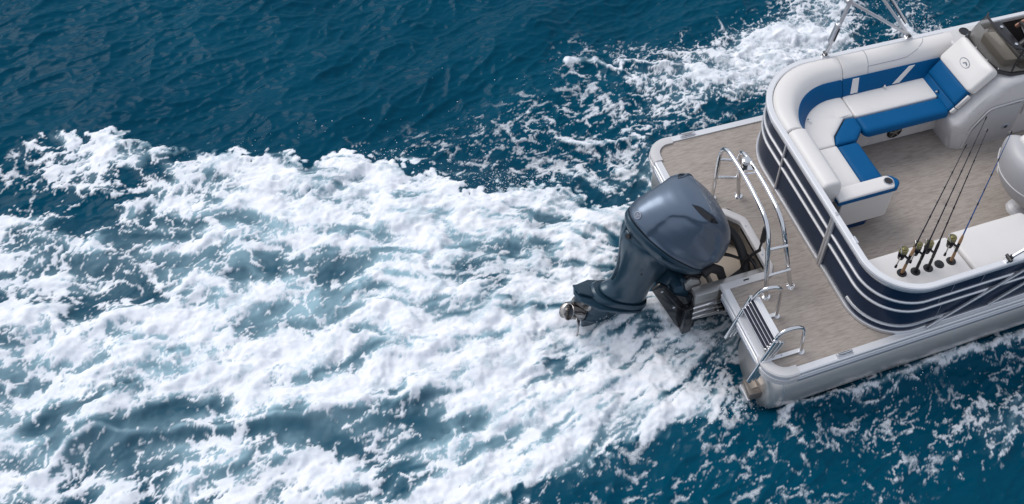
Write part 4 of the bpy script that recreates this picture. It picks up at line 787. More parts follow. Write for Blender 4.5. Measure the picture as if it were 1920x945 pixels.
[19,19,19,19,19,19,19,19,19,19,17,15,13,14,11,7,9,11,13,14,17,19,22,24,19,16,20,22,23,26,27,28,27,28,28,28,26,26,26,27,26,25,25,24,25,19,10,1,0,0,0,0,0,0,0,0,0,0,0,0,0,0,0,0,0,0,0,0,0,0,0,0,0,0,0,0,0,0,0,0,0,0,0,0,0,0,0,0,0,0,0,0],
[19,19,19,19,19,19,19,19,19,19,18,14,10,13,14,14,12,13,17,22,25,25,22,18,18,18,21,23,26,27,27,25,24,26,27,28,28,28,28,28,28,28,27,19,11,6,1,0,0,0,0,0,0,0,0,0,0,0,0,0,0,0,0,0,0,0,0,0,0,0,0,0,0,0,0,0,0,0,0,0,0,0,0,0,0,0,0,0,0,0,0,0],
[19,19,19,19,19,19,19,19,20,21,20,16,13,13,16,19,18,21,23,24,25,25,20,19,19,20,23,22,23,23,24,24,24,25,25,26,27,28,28,27,26,27,26,13,0,0,0,0,0,0,0,0,0,0,0,0,0,0,0,0,0,0,0,0,0,0,0,0,0,0,0,0,0,0,0,0,0,0,0,0,0,0,0,0,0,0,0,0,0,0,0,0],
[19,19,19,19,19,20,21,22,22,22,22,21,17,17,21,22,22,24,22,23,24,25,21,22,24,25,27,23,23,25,26,25,25,24,23,24,24,25,23,22,20,24,24,18,1,0,0,0,0,0,0,0,0,0,0,0,0,0,0,0,0,0,0,0,0,0,0,0,0,0,0,0,0,0,0,0,0,0,0,0,0,0,0,0,0,0,0,0,0,0,0,0],
[19,19,20,20,21,22,22,22,22,21,20,17,17,18,21,25,25,23,22,25,23,24,25,27,28,26,27,27,26,26,27,27,23,22,22,19,16,18,18,17,17,20,22,22,7,0,0,0,0,0,0,0,0,0,0,0,0,0,0,0,0,0,0,0,0,0,0,0,0,0,0,0,0,0,0,0,0,0,0,0,0,0,0,0,0,0,0,0,0,0,0,0],
[20,21,22,22,22,22,22,21,20,19,17,13,12,14,20,25,23,19,22,23,22,24,23,21,20,19,22,24,25,25,25,28,25,24,24,16,13,15,16,14,16,20,24,24,15,1,2,0,0,0,0,0,0,0,0,0,0,0,0,0,0,0,0,0,0,0,0,0,0,0,0,0,0,0,0,0,0,0,0,0,0,0,0,0,0,0,0,0,0,0,0,0],
[22,22,22,22,21,20,19,18,18,17,14,10,13,18,20,24,22,21,22,21,18,16,14,13,13,15,16,18,22,24,25,27,27,24,19,13,11,13,17,19,22,24,25,26,24,19,11,0,0,0,0,0,0,0,0,0,0,0,0,0,0,0,0,0,0,0,0,0,0,0,0,0,0,0,0,0,0,0,0,0,0,0,0,0,0,0,0,0,0,0,0,0],
[22,21,20,19,19,18,17,16,15,14,13,13,16,20,19,19,21,21,19,16,15,16,19,15,11,13,13,13,17,21,22,24,24,22,16,13,11,13,19,23,22,22,24,28,28,27,20,9,5,0,0,0,0,0,0,0,0,0,0,0,0,0,0,0,0,0,0,0,0,0,0,0,0,0,0,0,0,0,0,0,0,0,0,0,0,0,0,0,0,0,0,0],
[20,19,18,17,16,15,15,14,13,12,11,13,13,21,17,18,19,19,19,19,20,22,24,20,20,18,11,9,14,16,18,20,23,24,22,19,14,15,18,18,15,16,22,26,23,20,20,17,12,1,0,0,0,0,0,0,0,0,0,0,0,0,0,0,0,0,0,0,0,0,0,0,0,0,0,0,0,0,0,0,0,0,0,0,0,0,0,0,0,0,0,0],
[17,16,16,15,14,13,12,11,11,10,10,15,18,17,13,15,15,18,22,21,21,20,20,22,21,17,10,7,12,17,19,21,24,25,25,23,23,23,21,18,19,22,26,24,19,15,16,16,18,6,0,0,0,0,0,0,0,0,0,0,0,0,0,0,0,0,0,0,0,0,0,0,0,0,0,0,0,0,0,0,0,0,0,0,0,0,0,0,0,0,0,0],
[15,14,13,12,12,11,10,10,11,13,15,19,18,13,9,9,10,14,19,19,19,17,14,12,11,12,12,13,18,23,22,23,25,27,25,25,27,27,26,25,27,27,24,19,14,13,13,13,17,10,0,0,0,0,0,0,0,0,0,0,0,0,0,0,0,0,0,0,0,0,0,0,0,0,0,0,0,0,0,0,0,0,0,0,0,0,0,0,0,0,0,0],
[13,12,11,10,10,11,13,14,16,15,14,14,8,9,9,7,6,9,14,13,12,11,9,10,12,13,17,19,22,25,24,25,27,27,27,27,28,28,27,25,22,18,15,12,8,9,10,9,12,14,3,0,0,0,0,0,0,0,1,2,1,0,0,0,0,0,0,0,0,0,0,0,0,0,0,0,0,0,0,0,0,0,0,0,0,0,0,0,0,0,0,0],
[10,9,11,13,14,16,15,14,14,13,12,12,9,11,11,6,5,5,8,7,12,15,18,19,19,16,18,21,24,25,25,25,24,26,27,27,25,22,19,16,14,10,9,8,6,6,5,6,9,13,6,0,0,0,1,1,1,2,3,5,3,0,0,0,0,0,0,0,0,0,0,0,0,0,0,0,0,0,0,0,0,0,0,0,0,0,0,0,0,0,0,0],
[12,14,15,15,14,14,13,12,12,11,10,9,9,10,9,6,6,5,11,13,18,22,20,21,23,22,21,21,24,22,23,24,23,24,23,22,18,14,11,10,8,6,4,4,5,5,7,8,8,10,7,3,2,3,4,4,3,3,5,7,6,2,0,0,0,0,0,0,0,0,0,0,0,0,0,0,0,0,0,0,0,0,0,0,0,0,0,0,0,0,0,0],
[15,15,14,13,12,12,11,10,10,10,11,10,8,8,11,11,8,9,15,16,18,17,15,19,24,23,20,22,22,21,24,27,26,23,19,17,12,8,6,4,2,3,3,5,7,8,9,10,9,9,11,8,7,6,7,8,9,10,11,11,9,5,3,6,7,3,0,0,0,0,0,0,0,0,0,0,0,0,0,0,0,0,0,0,0,0,0,0,0,0,0,0],
[13,12,12,11,10,10,10,11,11,12,13,12,12,13,16,16,10,12,14,16,18,15,15,20,24,23,21,24,25,26,27,28,28,23,15,10,5,2,2,3,3,5,5,7,8,8,8,8,7,8,11,12,11,11,13,13,14,18,18,17,16,15,14,16,18,12,2,2,0,0,0,0,0,0,1,1,1,1,0,0,0,0,0,0,0,0,0,0,0,0,0,0],
[11,10,10,10,11,11,12,13,13,14,15,17,17,14,13,13,12,15,14,16,17,16,19,22,25,26,25,27,28,28,27,27,26,22,11,6,3,3,4,4,4,6,6,6,7,7,7,6,6,6,10,13,14,15,18,18,17,20,22,22,22,23,24,23,23,21,15,11,4,0,0,1,3,5,6,6,5,3,1,0,0,0,0,0,0,0,0,0,0,0,0,0],
[10,11,11,12,13,13,14,15,15,16,15,15,13,10,9,10,11,13,14,16,16,17,19,22,26,28,28,27,27,26,26,24,20,15,8,4,3,4,4,4,3,4,5,5,5,6,6,5,5,6,8,12,15,17,19,20,18,21,25,25,25,25,25,24,24,25,23,22,13,3,4,5,8,11,12,12,9,5,2,0,0,0,0,0,0,0,0,0,0,0,0,0],
[12,13,13,14,15,15,16,15,14,14,13,12,10,8,6,9,9,12,14,15,16,18,19,23,26,27,26,26,23,19,15,11,7,3,1,2,1,2,2,3,2,3,4,3,3,5,5,4,4,6,10,13,15,18,20,22,20,20,23,24,25,25,25,25,25,25,25,23,19,12,9,9,11,13,13,10,7,4,2,0,0,0,0,0,0,0,0,0,0,0,0,0],
[14,15,15,16,15,14,14,13,12,10,8,7,7,6,4,9,11,12,13,14,17,20,22,24,25,23,18,14,10,6,2,0,0,0,0,1,0,0,0,1,1,1,2,2,0,3,4,5,5,7,12,15,16,16,17,18,19,19,21,23,24,24,24,24,25,25,25,24,22,18,12,9,6,8,10,8,5,2,0,0,0,0,0,0,0,0,0,0,0,0,0,0],
[16,15,14,14,13,12,10,8,6,5,3,4,5,6,6,9,12,14,16,17,18,21,22,21,14,9,5,1,0,0,0,0,0,0,0,0,0,0,0,0,0,0,1,1,0,2,4,5,6,6,10,13,11,11,12,14,16,17,16,18,20,21,22,23,24,25,24,23,21,18,11,6,3,2,4,6,4,3,1,0,0,0,0,0,0,0,0,0,0,0,0,0],
[14,13,12,10,8,6,4,3,3,3,3,3,4,6,8,12,15,18,19,18,18,18,18,16,3,0,0,0,0,0,0,0,0,0,0,0,0,0,0,0,0,0,0,1,0,1,3,4,5,5,6,8,7,7,7,8,9,9,7,10,15,17,18,19,19,20,21,21,20,17,12,5,2,0,2,5,5,4,2,1,0,0,0,0,0,0,0,0,0,0,0,0],
[10,8,6,4,3,3,3,3,3,3,3,3,4,6,11,15,18,19,17,17,16,16,13,11,2,0,0,0,0,0,0,0,0,0,0,0,0,0,0,0,0,0,0,0,0,0,2,3,4,3,3,4,4,4,4,3,3,2,0,3,8,10,10,11,13,15,17,18,19,17,15,8,3,1,1,4,6,5,3,2,0,0,0,0,0,0,0,0,0,0,0,0],
[4,3,3,3,3,3,3,3,3,3,3,3,4,9,15,19,21,21,15,13,10,8,5,3,0,0,0,0,0,0,0,0,0,0,0,0,0,0,0,0,0,0,0,0,0,0,1,3,2,2,2,2,2,1,0,0,0,0,0,0,3,3,2,2,7,11,14,17,18,18,16,12,5,2,1,2,5,5,4,2,1,0,0,0,0,0,0,0,0,0,0,0],
[3,3,3,3,3,3,3,3,3,3,3,4,9,15,20,20,17,13,7,5,2,0,0,0,0,0,0,0,0,0,0,0,0,0,0,0,0,0,0,0,0,0,0,0,0,0,0,1,1,1,0,0,0,0,0,0,0,0,0,0,0,0,0,0,4,9,13,16,17,19,17,15,9,3,1,0,3,6,5,3,2,0,0,0,0,0,0,0,0,0,0,0],
[3,3,3,3,3,3,3,3,3,3,3,5,11,13,12,9,5,2,0,0,0,0,0,0,0,0,0,0,0,0,0,0,0,0,0,0,0,0,0,0,0,0,0,0,0,0,0,0,0,0,0,0,0,0,0,0,0,0,0,0,0,0,0,0,2,7,11,14,17,18,18,16,12,6,2,1,1,4,6,4,3,1,0,0,0,0,0,0,0,0,0,0],
[3,3,3,3,3,3,3,3,3,3,2,2,4,4,1,0,0,0,0,0,0,0,0,0,0,0,0,0,0,0,0,0,0,0,0,0,0,0,0,0,0,0,0,0,0,0,0,0,0,0,0,0,0,0,0,0,0,0,0,0,0,0,0,0,0,4,9,13,16,17,19,17,16,10,3,2,0,3,6,5,4,2,1,0,0,0,0,0,0,0,0,0],
[3,3,3,3,3,3,3,2,2,1,1,0,0,0,0,0,0,0,0,0,0,0,0,0,0,0,0,0,0,0,0,0,0,0,0,0,0,0,0,0,0,0,0,0,0,0,0,0,0,0,0,0,0,0,0,0,0,0,0,0,0,0,0,0,0,2,7,11,14,17,18,18,17,13,7,3,1,1,4,6,5,3,2,0,0,0,0,0,0,0,0,0],
[3,3,3,2,2,1,1,0,0,0,0,0,0,0,0,0,0,0,0,0,0,0,0,0,0,0,0,0,0,0,0,0,0,0,0,0,0,0,0,0,0,0,0,0,0,0,0,0,0,0,0,0,0,0,0,0,0,0,0,0,0,0,0,0,0,0,5,9,13,16,17,19,17,16,10,4,2,0,2,5,5,4,3,1,0,0,0,0,0,0,0,0],
[2,2,1,1,0,0,0,0,0,0,0,0,0,0,0,0,0,0,0,0,0,0,0,0,0,0,0,0,0,0,0,0,0,0,0,0,0,0,0,0,0,0,0,0,0,0,0,0,0,0,0,0,0,0,0,0,0,0,0,0,0,0,0,0,0,0,2,7,11,14,17,18,18,17,13,7,3,1,0,3,6,5,3,2,1,0,0,0,0,0,0,0],
[1,0,0,0,0,0,0,0,0,0,0,0,0,0,0,0,0,0,0,0,0,0,0,0,0,0,0,0,0,0,0,0,0,0,0,0,0,0,0,0,0,0,0,0,0,0,0,0,0,0,0,0,0,0,0,0,0,0,0,0,0,0,0,0,0,0,0,5,9,13,16,17,19,18,16,11,5,2,1,2,5,6,4,3,1,0,0,0,0,0,0,0],
[0,0,0,0,0,0,0,0,0,0,0,0,0,0,0,0,0,0,0,0,0,0,0,0,0,0,0,0,0,0,0,0,0,0,0,0,0,0,0,0,0,0,0,0,0,0,0,0,0,0,0,0,0,0,0,0,0,0,0,0,0,0,0,0,0,0,0,2,7,11,14,17,18,18,17,14,8,3,1,0,3,6,5,4,2,1,0,0,0,0,0,0],
[0,0,0,0,0,0,0,0,0,0,0,0,0,0,0,0,0,0,0,0,0,0,0,0,0,0,0,0,0,0,0,0,0,0,0,0,0,0,0,0,0,0,0,0,0,0,0,0,0,0,0,0,0,0,0,0,0,0,0,0,0,0,0,0,0,0,0,0,5,10,13,16,17,19,18,16,11,5,2,1,1,4,6,5,3,2,0,0,0,0,0,0],
[0,0,0,0,0,0,0,0,0,0,0,0,0,0,0,0,0,0,0,0,0,0,0,0,0,0,0,0,0,0,0,0,0,0,0,0,0,0,0,0,0,0,0,0,0,0,0,0,0,0,0,0,0,0,0,0,0,0,0,0,0,0,0,0,0,0,0,0,3,7,11,14,16,18,18,17,15,9,3,2,0,2,5,5,4,3,1,0,0,0,0,0],
[0,0,0,0,0,0,0,0,0,0,0,0,0,0,0,0,0,0,0,0,0,0,0,0,0,0,0,0,0,0,0,0,0,0,0,0,0,0,0,0,0,0,0,0,0,0,0,0,0,0,0,0,0,0,0,0,0,0,0,0,0,0,0,0,0,0,0,0,0,5,10,13,16,17,19,18,16,12,6,2,1,1,4,6,5,4,2,1,0,0,0,0],
[0,0,0,0,0,0,0,0,0,0,0,0,0,0,0,0,0,0,0,0,0,0,0,0,0,0,0,0,0,0,0,0,0,0,0,0,0,0,0,0,0,0,0,0,0,0,0,0,0,0,0,0,0,0,0,0,0,0,0,0,0,0,0,0,0,0,0,0,0,3,7,11,14,16,18,19,17,15,9,4,2,0,2,5,6,4,3,2,0,0,0,0],
[0,0,0,0,0,0,0,0,0,0,0,0,0,0,0,0,0,0,0,0,0,0,0,0,0,0,0,0,0,0,0,0,0,0,0,0,0,0,0,0,0,0,0,0,0,0,0,0,0,0,0,0,0,0,0,0,0,0,0,0,0,0,0,0,0,0,0,0,0,1,5,10,13,16,17,19,18,16,12,7,3,1,0,3,6,5,4,2,1,0,0,0],
[0,0,0,0,0,0,0,0,0,0,0,0,0,0,0,0,0,0,0,0,0,0,0,0,0,0,0,0,0,0,0,0,0,0,0,0,0,0,0,0,0,0,0,0,0,0,0,0,0,0,0,0,0,0,0,0,0,0,0,0,0,0,0,0,0,0,0,0,0,0,3,7,11,14,16,18,19,17,16,10,4,2,1,2,4,6,5,3,2,1,0,0],
[0,0,0,0,0,0,0,0,0,0,0,0,0,0,0,0,0,0,0,0,0,0,0,0,0,0,0,0,0,0,0,0,0,0,0,0,0,0,0,0,0,0,0,0,0,0,0,0,0,0,0,0,0,0,0,0,0,0,0,0,0,0,0,0,0,0,0,0,0,0,1,5,10,13,15,17,19,18,16,13,7,3,1,0,3,5,5,4,3,1,0,0],
[0,0,0,0,0,0,0,0,0,0,0,0,0,0,0,0,0,0,0,0,0,0,0,0,0,0,0,0,0,0,0,0,0,0,0,0,0,0,0,0,0,0,0,0,0,0,0,0,0,0,0,0,0,0,0,0,0,0,0,0,0,0,0,0,0,0,0,0,0,0,0,3,7,11,14,16,18,19,17,16,10,5,2,1,1,4,6,5,4,2,1,0],
[0,0,0,0,0,0,0,0,0,0,0,0,0,0,0,0,0,0,0,0,0,0,0,0,0,0,0,0,0,0,0,0,0,0,0,0,0,0,0,0,0,0,0,0,0,0,0,0,0,0,0,0,0,0,0,0,0,0,0,0,0,0,0,0,0,0,0,0,0,0,0,1,5,10,13,15,17,18,18,17,13,8,3,2,0,2,5,6,4,3,2,0],
[0,0,0,0,0,0,0,0,0,0,0,0,0,0,0,0,0,0,0,0,0,0,0,0,0,0,0,0,0,0,0,0,0,0,0,0,0,0,0,0,0,0,0,0,0,0,0,0,0,0,0,0,0,0,0,0,0,0,0,0,0,0,0,0,0,0,0,0,0,0,0,0,3,8,11,14,16,18,19,17,16,11,5,2,1,1,3,6,5,4,3,1],
[0,0,0,0,0,0,0,0,0,0,0,0,0,0,0,0,0,0,0,0,0,0,0,0,0,0,0,0,0,0,0,0,0,0,0,0,0,0,0,0,0,0,0,0,0,0,0,0,0,0,0,0,0,0,0,0,0,0,0,0,0,0,0,0,0,0,0,0,0,0,0,0,1,5,10,13,15,17,18,18,17,14,8,3,2,0,2,4,6,5,3,2],
[0,0,0,0,0,0,0,0,0,0,0,0,0,0,0,0,0,0,0,0,0,0,0,0,0,0,0,0,0,0,0,0,0,0,0,0,0,0,0,0,0,0,0,0,0,0,0,0,0,0,0,0,0,0,0,0,0,0,0,0,0,0,0,0,0,0,0,0,0,0,0,0,0,3,8,11,14,16,18,19,17,16,11,6,3,1,0,3,6,5,4,3],
[0,0,0,0,0,0,0,0,0,0,0,0,0,0,0,0,0,0,0,0,0,0,0,0,0,0,0,0,0,0,0,0,0,0,0,0,0,0,0,0,0,0,0,0,0,0,0,0,0,0,0,0,0,0,0,0,0,0,0,0,0,0,0,0,0,0,0,0,0,0,0,0,0,1,6,10,13,15,17,18,18,17,14,9,4,2,1,1,4,6,5,4],
[0,0,0,0,0,0,0,0,0,0,0,0,0,0,0,0,0,0,0,0,0,0,0,0,0,0,0,0,0,0,0,0,0,0,0,0,0,0,0,0,0,0,0,0,0,0,0,0,0,0,0,0,0,0,0,0,0,0,0,0,0,0,0,0,0,0,0,0,0,0,0,0,0,0,3,8,11,14,16,18,19,18,16,12,7,3,1,0,2,5,6,4],
[0,0,0,0,0,0,0,0,0,0,0,0,0,0,0,0,0,0,0,0,0,0,0,0,0,0,0,0,0,0,0,0,0,0,0,0,0,0,0,0,0,0,0,0,0,0,0,0,0,0,0,0,0,0,0,0,0,0,0,0,0,0,0,0,0,0,0,0,0,0,0,0,0,0,1,6,10,13,15,17,18,18,17,15,10,4,2,1,1,4,6,5],
[0,0,0,0,0,0,0,0,0,0,0,0,0,0,0,0,0,0,0,0,0,0,0,0,0,0,0,0,0,0,0,0,0,0,0,0,0,0,0,0,0,0,0,0,0,0,0,0,0,0,0,0,0,0,0,0,0,0,0,0,0,0,0,0,0,0,0,0,0,0,0,0,0,0,0,4,8,11,14,16,18,19,18,16,12,7,3,2,0,2,5,6],
[0,0,0,0,0,0,0,0,0,0,0,0,0,0,0,0,0,0,0,0,0,0,0,0,0,0,0,0,0,0,0,0,0,0,0,0,0,0,0,0,0,0,0,0,0,0,0,0,0,0,0,0,0,0,0,0,0,0,0,0,0,0,0,0,0,0,0,0,0,0,0,0,0,0,0,2,6,10,13,15,17,18,18,17,15,10,5,2,1,1,3,6]]
MILK_MAP = [[0,0,0,0,0,0,0,0,0,0,0,1,1,1,1,1,0,0,0,1,1,0,0,0,0,0,0,0,0,0,0,0,0,0,0,0,0,0,0,0,0,0,0,0,0,0,0,0,0,0,0,0,0,0,0,0,0,0,0,0,0,0,0,0,0,0,0,0,0,0,0,0,0,0,0,0,0,0,0,0,0,0,0,0,0,0,0,0,0,0,0,0],
[0,0,0,0,0,0,0,0,0,0,0,1,1,1,1,1,0,0,0,1,1,0,0,0,0,0,0,0,0,0,0,0,0,0,0,0,0,0,0,0,0,0,0,0,0,0,0,0,0,0,0,0,0,0,0,0,0,0,0,0,0,0,0,0,0,0,0,0,0,0,0,0,0,0,0,0,0,0,0,0,0,0,0,0,0,0,0,0,0,0,0,0],
[0,0,0,0,0,0,0,0,0,0,0,1,1,1,1,1,1,0,0,1,1,0,0,0,0,0,0,0,0,0,0,0,0,0,0,0,0,0,0,0,0,0,0,0,0,0,0,0,0,0,0,0,0,0,0,0,0,0,0,0,0,0,0,0,0,0,0,0,0,0,0,0,0,0,0,0,0,0,0,0,0,0,0,0,0,0,0,0,0,0,0,0],
[0,0,0,0,0,0,0,0,0,0,0,1,1,1,1,1,1,0,0,1,1,1,0,0,0,0,0,0,0,0,0,0,0,0,0,0,0,0,0,0,0,0,0,0,0,0,0,0,0,0,0,0,0,0,0,0,0,0,0,0,0,0,0,0,0,0,0,0,0,0,0,0,0,0,0,0,0,0,0,0,0,0,0,0,0,0,0,0,0,0,0,0],
[0,0,0,0,0,0,0,0,0,0,0,1,1,1,1,1,1,0,0,1,1,1,0,0,0,0,0,0,0,0,0,0,0,0,0,0,0,0,0,0,0,0,0,0,0,0,0,0,0,0,0,0,0,0,0,0,0,0,0,0,0,0,0,0,0,0,0,0,0,0,0,0,0,0,0,0,0,0,0,0,0,0,0,0,0,0,0,0,0,0,0,0],
[0,0,0,0,0,0,0,0,0,0,0,1,1,1,1,1,1,0,0,0,1,1,0,0,0,0,0,0,0,0,0,0,0,0,0,0,0,0,0,0,0,0,0,0,0,0,0,0,0,0,0,0,0,0,0,0,0,0,0,0,0,0,0,0,0,0,0,0,0,0,0,0,0,0,0,0,0,0,0,0,0,0,0,0,0,0,0,0,0,0,0,0],
[0,0,0,0,0,0,0,0,0,0,0,1,1,1,1,1,1,0,0,0,1,1,0,0,0,0,0,0,0,0,0,0,0,0,0,0,0,0,0,0,0,0,0,0,0,0,0,0,0,0,0,0,0,0,0,0,0,0,0,0,0,0,0,0,0,0,0,0,0,0,0,0,0,0,0,0,0,0,0,0,0,0,0,0,0,0,0,0,0,0,0,0],
[0,0,0,0,0,0,0,0,0,0,0,0,1,1,1,1,1,1,0,0,1,1,0,0,0,0,0,0,0,0,0,0,0,0,0,0,0,0,0,0,0,0,0,0,0,0,0,0,0,0,0,0,0,0,0,0,0,0,0,0,0,0,0,0,0,0,0,0,0,0,0,0,0,0,0,0,0,0,0,0,0,0,0,0,0,0,0,0,0,0,0,0],
[0,0,0,0,0,0,0,0,0,0,0,0,1,1,1,1,1,1,0,0,1,1,1,0,0,0,0,0,0,0,0,0,0,0,0,0,0,0,0,0,0,0,0,0,0,0,0,0,0,0,0,0,0,0,0,0,0,0,0,0,0,0,0,0,0,0,0,0,0,0,0,0,0,0,0,0,0,0,0,0,0,0,0,0,0,0,0,0,0,0,0,0],
[0,0,0,0,0,0,0,0,0,0,0,0,1,1,1,1,1,1,0,0,1,1,1,0,0,0,0,0,0,0,0,0,0,0,0,0,0,0,0,0,0,0,0,0,0,0,0,0,0,0,0,0,0,0,0,0,0,0,0,0,0,0,0,0,0,0,0,0,0,0,0,0,0,0,0,0,0,0,0,0,0,0,0,0,0,0,0,0,0,0,0,0],
[0,0,0,0,0,0,0,0,0,0,0,0,1,1,1,1,1,1,0,0,0,1,1,0,0,0,0,0,0,0,0,0,0,0,0,0,0,0,0,0,0,0,0,0,0,0,0,0,0,0,0,0,0,0,0,0,0,0,0,0,0,0,0,0,0,0,0,0,0,0,0,0,0,0,0,0,0,0,0,0,0,0,0,0,0,0,0,0,0,0,0,0],
[0,0,0,0,0,0,0,0,0,0,0,0,1,1,1,1,1,1,0,0,0,1,1,0,0,0,0,0,0,0,0,0,0,0,0,0,0,0,0,0,0,0,0,0,0,0,0,0,0,0,0,0,0,0,0,0,0,0,0,0,0,0,0,0,0,0,0,0,0,0,0,0,0,0,0,0,0,0,0,0,0,0,0,0,0,0,0,0,0,0,0,0],
[0,0,0,0,0,0,0,0,0,0,0,0,1,1,1,1,1,1,0,0,0,1,1,1,0,0,0,0,0,0,0,0,0,0,0,0,0,0,0,0,0,0,0,0,0,0,0,0,0,0,0,0,0,0,0,0,0,0,0,0,0,0,0,0,0,0,0,0,0,0,0,0,0,0,0,0,0,0,0,0,0,0,0,0,0,0,0,0,0,0,0,0],
[0,0,0,0,0,0,0,0,0,0,0,0,1,1,1,1,1,1,1,0,0,1,1,1,0,0,0,0,0,0,0,0,0,0,0,0,0,0,0,0,0,0,0,0,0,0,0,0,0,0,0,0,0,0,0,0,0,0,0,0,0,0,0,0,0,0,0,0,0,0,0,0,0,0,0,0,0,0,0,0,0,0,0,0,0,0,0,0,0,0,0,0],
[0,0,0,0,0,0,0,0,0,0,0,0,1,1,1,1,1,1,1,0,0,1,1,1,0,0,0,0,0,0,0,0,0,0,0,0,0,0,0,0,0,0,0,0,0,0,0,0,0,0,0,0,0,0,0,0,0,0,0,0,0,0,0,0,0,0,0,0,0,0,0,0,0,0,0,0,0,0,0,0,0,0,0,0,0,0,0,0,0,0,0,0],
[0,0,0,0,0,0,0,0,0,0,0,0,1,1,1,1,1,1,1,0,0,0,1,1,0,0,0,0,0,0,0,0,0,0,0,0,0,0,0,0,0,0,0,0,0,0,0,0,0,0,0,0,0,0,0,0,0,0,0,0,0,0,0,0,0,0,0,0,0,0,0,0,0,0,0,0,0,0,0,0,0,0,0,0,0,0,0,0,0,0,0,0],
[0,0,0,0,0,0,0,0,0,0,0,0,1,1,1,1,1,1,1,0,0,0,1,1,1,0,0,0,0,0,0,0,0,0,0,0,0,0,0,0,0,0,0,0,0,0,0,0,0,0,0,0,0,0,0,0,0,0,0,0,0,0,0,0,0,0,0,0,0,0,0,0,0,0,0,0,0,0,0,0,0,0,0,0,0,0,0,0,0,0,0,0],
[0,0,0,0,0,0,0,0,0,0,0,0,0,1,1,1,1,1,1,0,0,0,1,1,1,0,0,0,0,0,0,0,0,0,0,0,0,0,0,0,0,0,0,0,0,0,0,0,0,0,0,0,0,0,0,0,0,0,0,0,0,0,0,0,0,0,0,0,0,0,0,0,0,0,0,0,0,0,0,0,0,0,0,0,0,0,0,0,0,0,0,0],
[0,0,0,0,0,0,0,0,0,0,0,0,0,1,1,1,1,1,1,0,0,0,1,1,1,0,0,0,0,0,0,0,0,0,0,0,0,0,0,0,0,0,0,0,0,0,0,0,0,0,0,0,0,0,0,0,0,0,0,0,0,0,0,0,0,0,0,0,0,0,0,0,0,0,0,0,0,0,0,0,0,0,0,0,0,0,0,0,0,0,0,0],
[0,0,0,0,0,0,0,0,0,0,0,0,0,1,1,1,1,1,1,1,0,0,1,1,1,0,0,0,0,0,0,0,0,0,0,0,0,0,0,0,0,0,0,0,0,0,0,0,0,0,0,0,0,0,0,0,0,0,0,0,0,0,0,0,0,0,0,0,0,0,0,0,0,0,0,0,0,0,0,0,0,0,0,0,0,0,0,0,0,0,0,0],
[0,0,0,0,0,0,0,0,0,0,0,0,0,1,1,1,1,1,1,1,0,0,0,1,1,1,0,0,0,0,0,0,0,0,0,0,0,0,0,0,0,0,0,0,0,0,0,0,0,0,0,0,0,0,0,0,0,0,0,0,0,0,0,0,0,0,0,0,0,0,0,0,0,0,0,0,0,0,0,0,0,0,0,0,0,0,0,0,0,0,0,0],
[0,0,0,0,0,0,0,0,0,0,0,0,0,1,1,1,1,1,1,1,0,0,0,1,1,1,0,0,0,0,0,0,0,0,1,1,1,1,2,1,1,1,1,1,0,0,0,0,0,0,0,0,0,0,0,0,0,0,0,0,0,0,0,0,0,0,0,0,0,0,0,0,0,0,0,0,0,0,0,0,0,0,0,0,0,0,0,0,0,0,0,0],
[0,0,0,0,0,0,0,0,0,0,0,0,0,1,1,1,1,1,1,1,0,0,0,1,1,1,0,0,0,0,0,1,1,2,2,3,4,4,4,3,3,2,1,1,1,0,0,0,0,0,0,0,0,0,0,0,0,0,0,0,0,0,0,0,0,0,0,0,0,0,0,0,0,0,0,0,0,0,0,0,0,0,0,0,0,0,0,0,0,0,0,0],
[0,0,0,0,0,0,0,0,0,0,0,0,0,1,1,1,1,1,1,1,0,0,0,1,1,1,0,0,0,1,1,2,3,5,6,7,8,7,7,5,4,3,2,1,1,0,0,0,0,0,0,0,0,0,0,0,0,0,0,0,0,0,0,0,0,0,0,0,0,0,0,0,0,0,0,0,0,0,0,0,0,0,0,0,0,0,0,0,0,0,0,0],
[0,0,0,0,0,0,0,0,0,0,0,0,0,1,1,1,1,1,1,1,0,0,0,1,1,1,1,1,1,2,3,5,7,10,11,12,12,11,9,7,5,3,2,1,1,0,0,0,0,0,0,0,0,0,0,0,0,0,0,0,0,0,0,0,0,0,0,0,0,0,0,0,0,0,0,0,0,0,0,0,0,0,0,0,0,0,0,0,0,0,0,0],
[0,0,0,0,0,0,0,0,0,0,0,0,0,1,1,1,1,1,1,1,1,0,0,1,2,3,4,4,3,4,7,9,12,15,16,16,15,12,10,7,5,3,2,1,0,0,0,0,0,0,0,0,0,0,0,0,0,0,0,0,0,0,0,0,0,0,0,0,0,0,0,0,0,0,0,0,0,0,0,0,0,0,0,0,0,0,0,0,0,0,0,0],
[0,0,0,0,0,0,0,0,0,0,0,0,0,1,1,1,1,1,1,1,1,1,1,3,5,8,9,8,6,7,10,13,16,18,18,17,14,11,8,5,3,2,1,1,1,1,2,2,2,1,1,1,0,0,0,0,0,0,0,0,0,0,0,0,0,0,0,0,0,0,0,0,0,0,0,0,0,0,0,0,0,0,0,0,0,0,0,0,0,0,0,0],
[0,0,0,0,0,0,0,0,0,0,0,0,0,1,1,1,1,1,2,3,3,3,3,6,10,13,13,10,6,9,13,15,16,16,15,13,10,8,5,3,2,1,1,1,2,4,4,4,4,3,2,1,0,0,0,0,0,0,0,0,0,0,0,0,0,0,0,0,0,0,0,0,0,0,0,0,0,0,0,0,0,0,0,0,0,0,0,0,0,0,0,0],
[0,0,0,0,0,0,0,0,0,0,0,0,0,0,1,1,3,6,8,9,9,8,5,8,11,12,10,7,6,9,11,12,12,12,10,8,6,4,3,2,1,1,2,3,5,7,7,6,5,3,2,1,0,0,0,0,0,0,0,0,0,0,0,0,0,0,0,0,0,0,0,0,0,0,0,0,0,0,0,0,0,0,0,0,0,0,0,0,0,0,0,0],
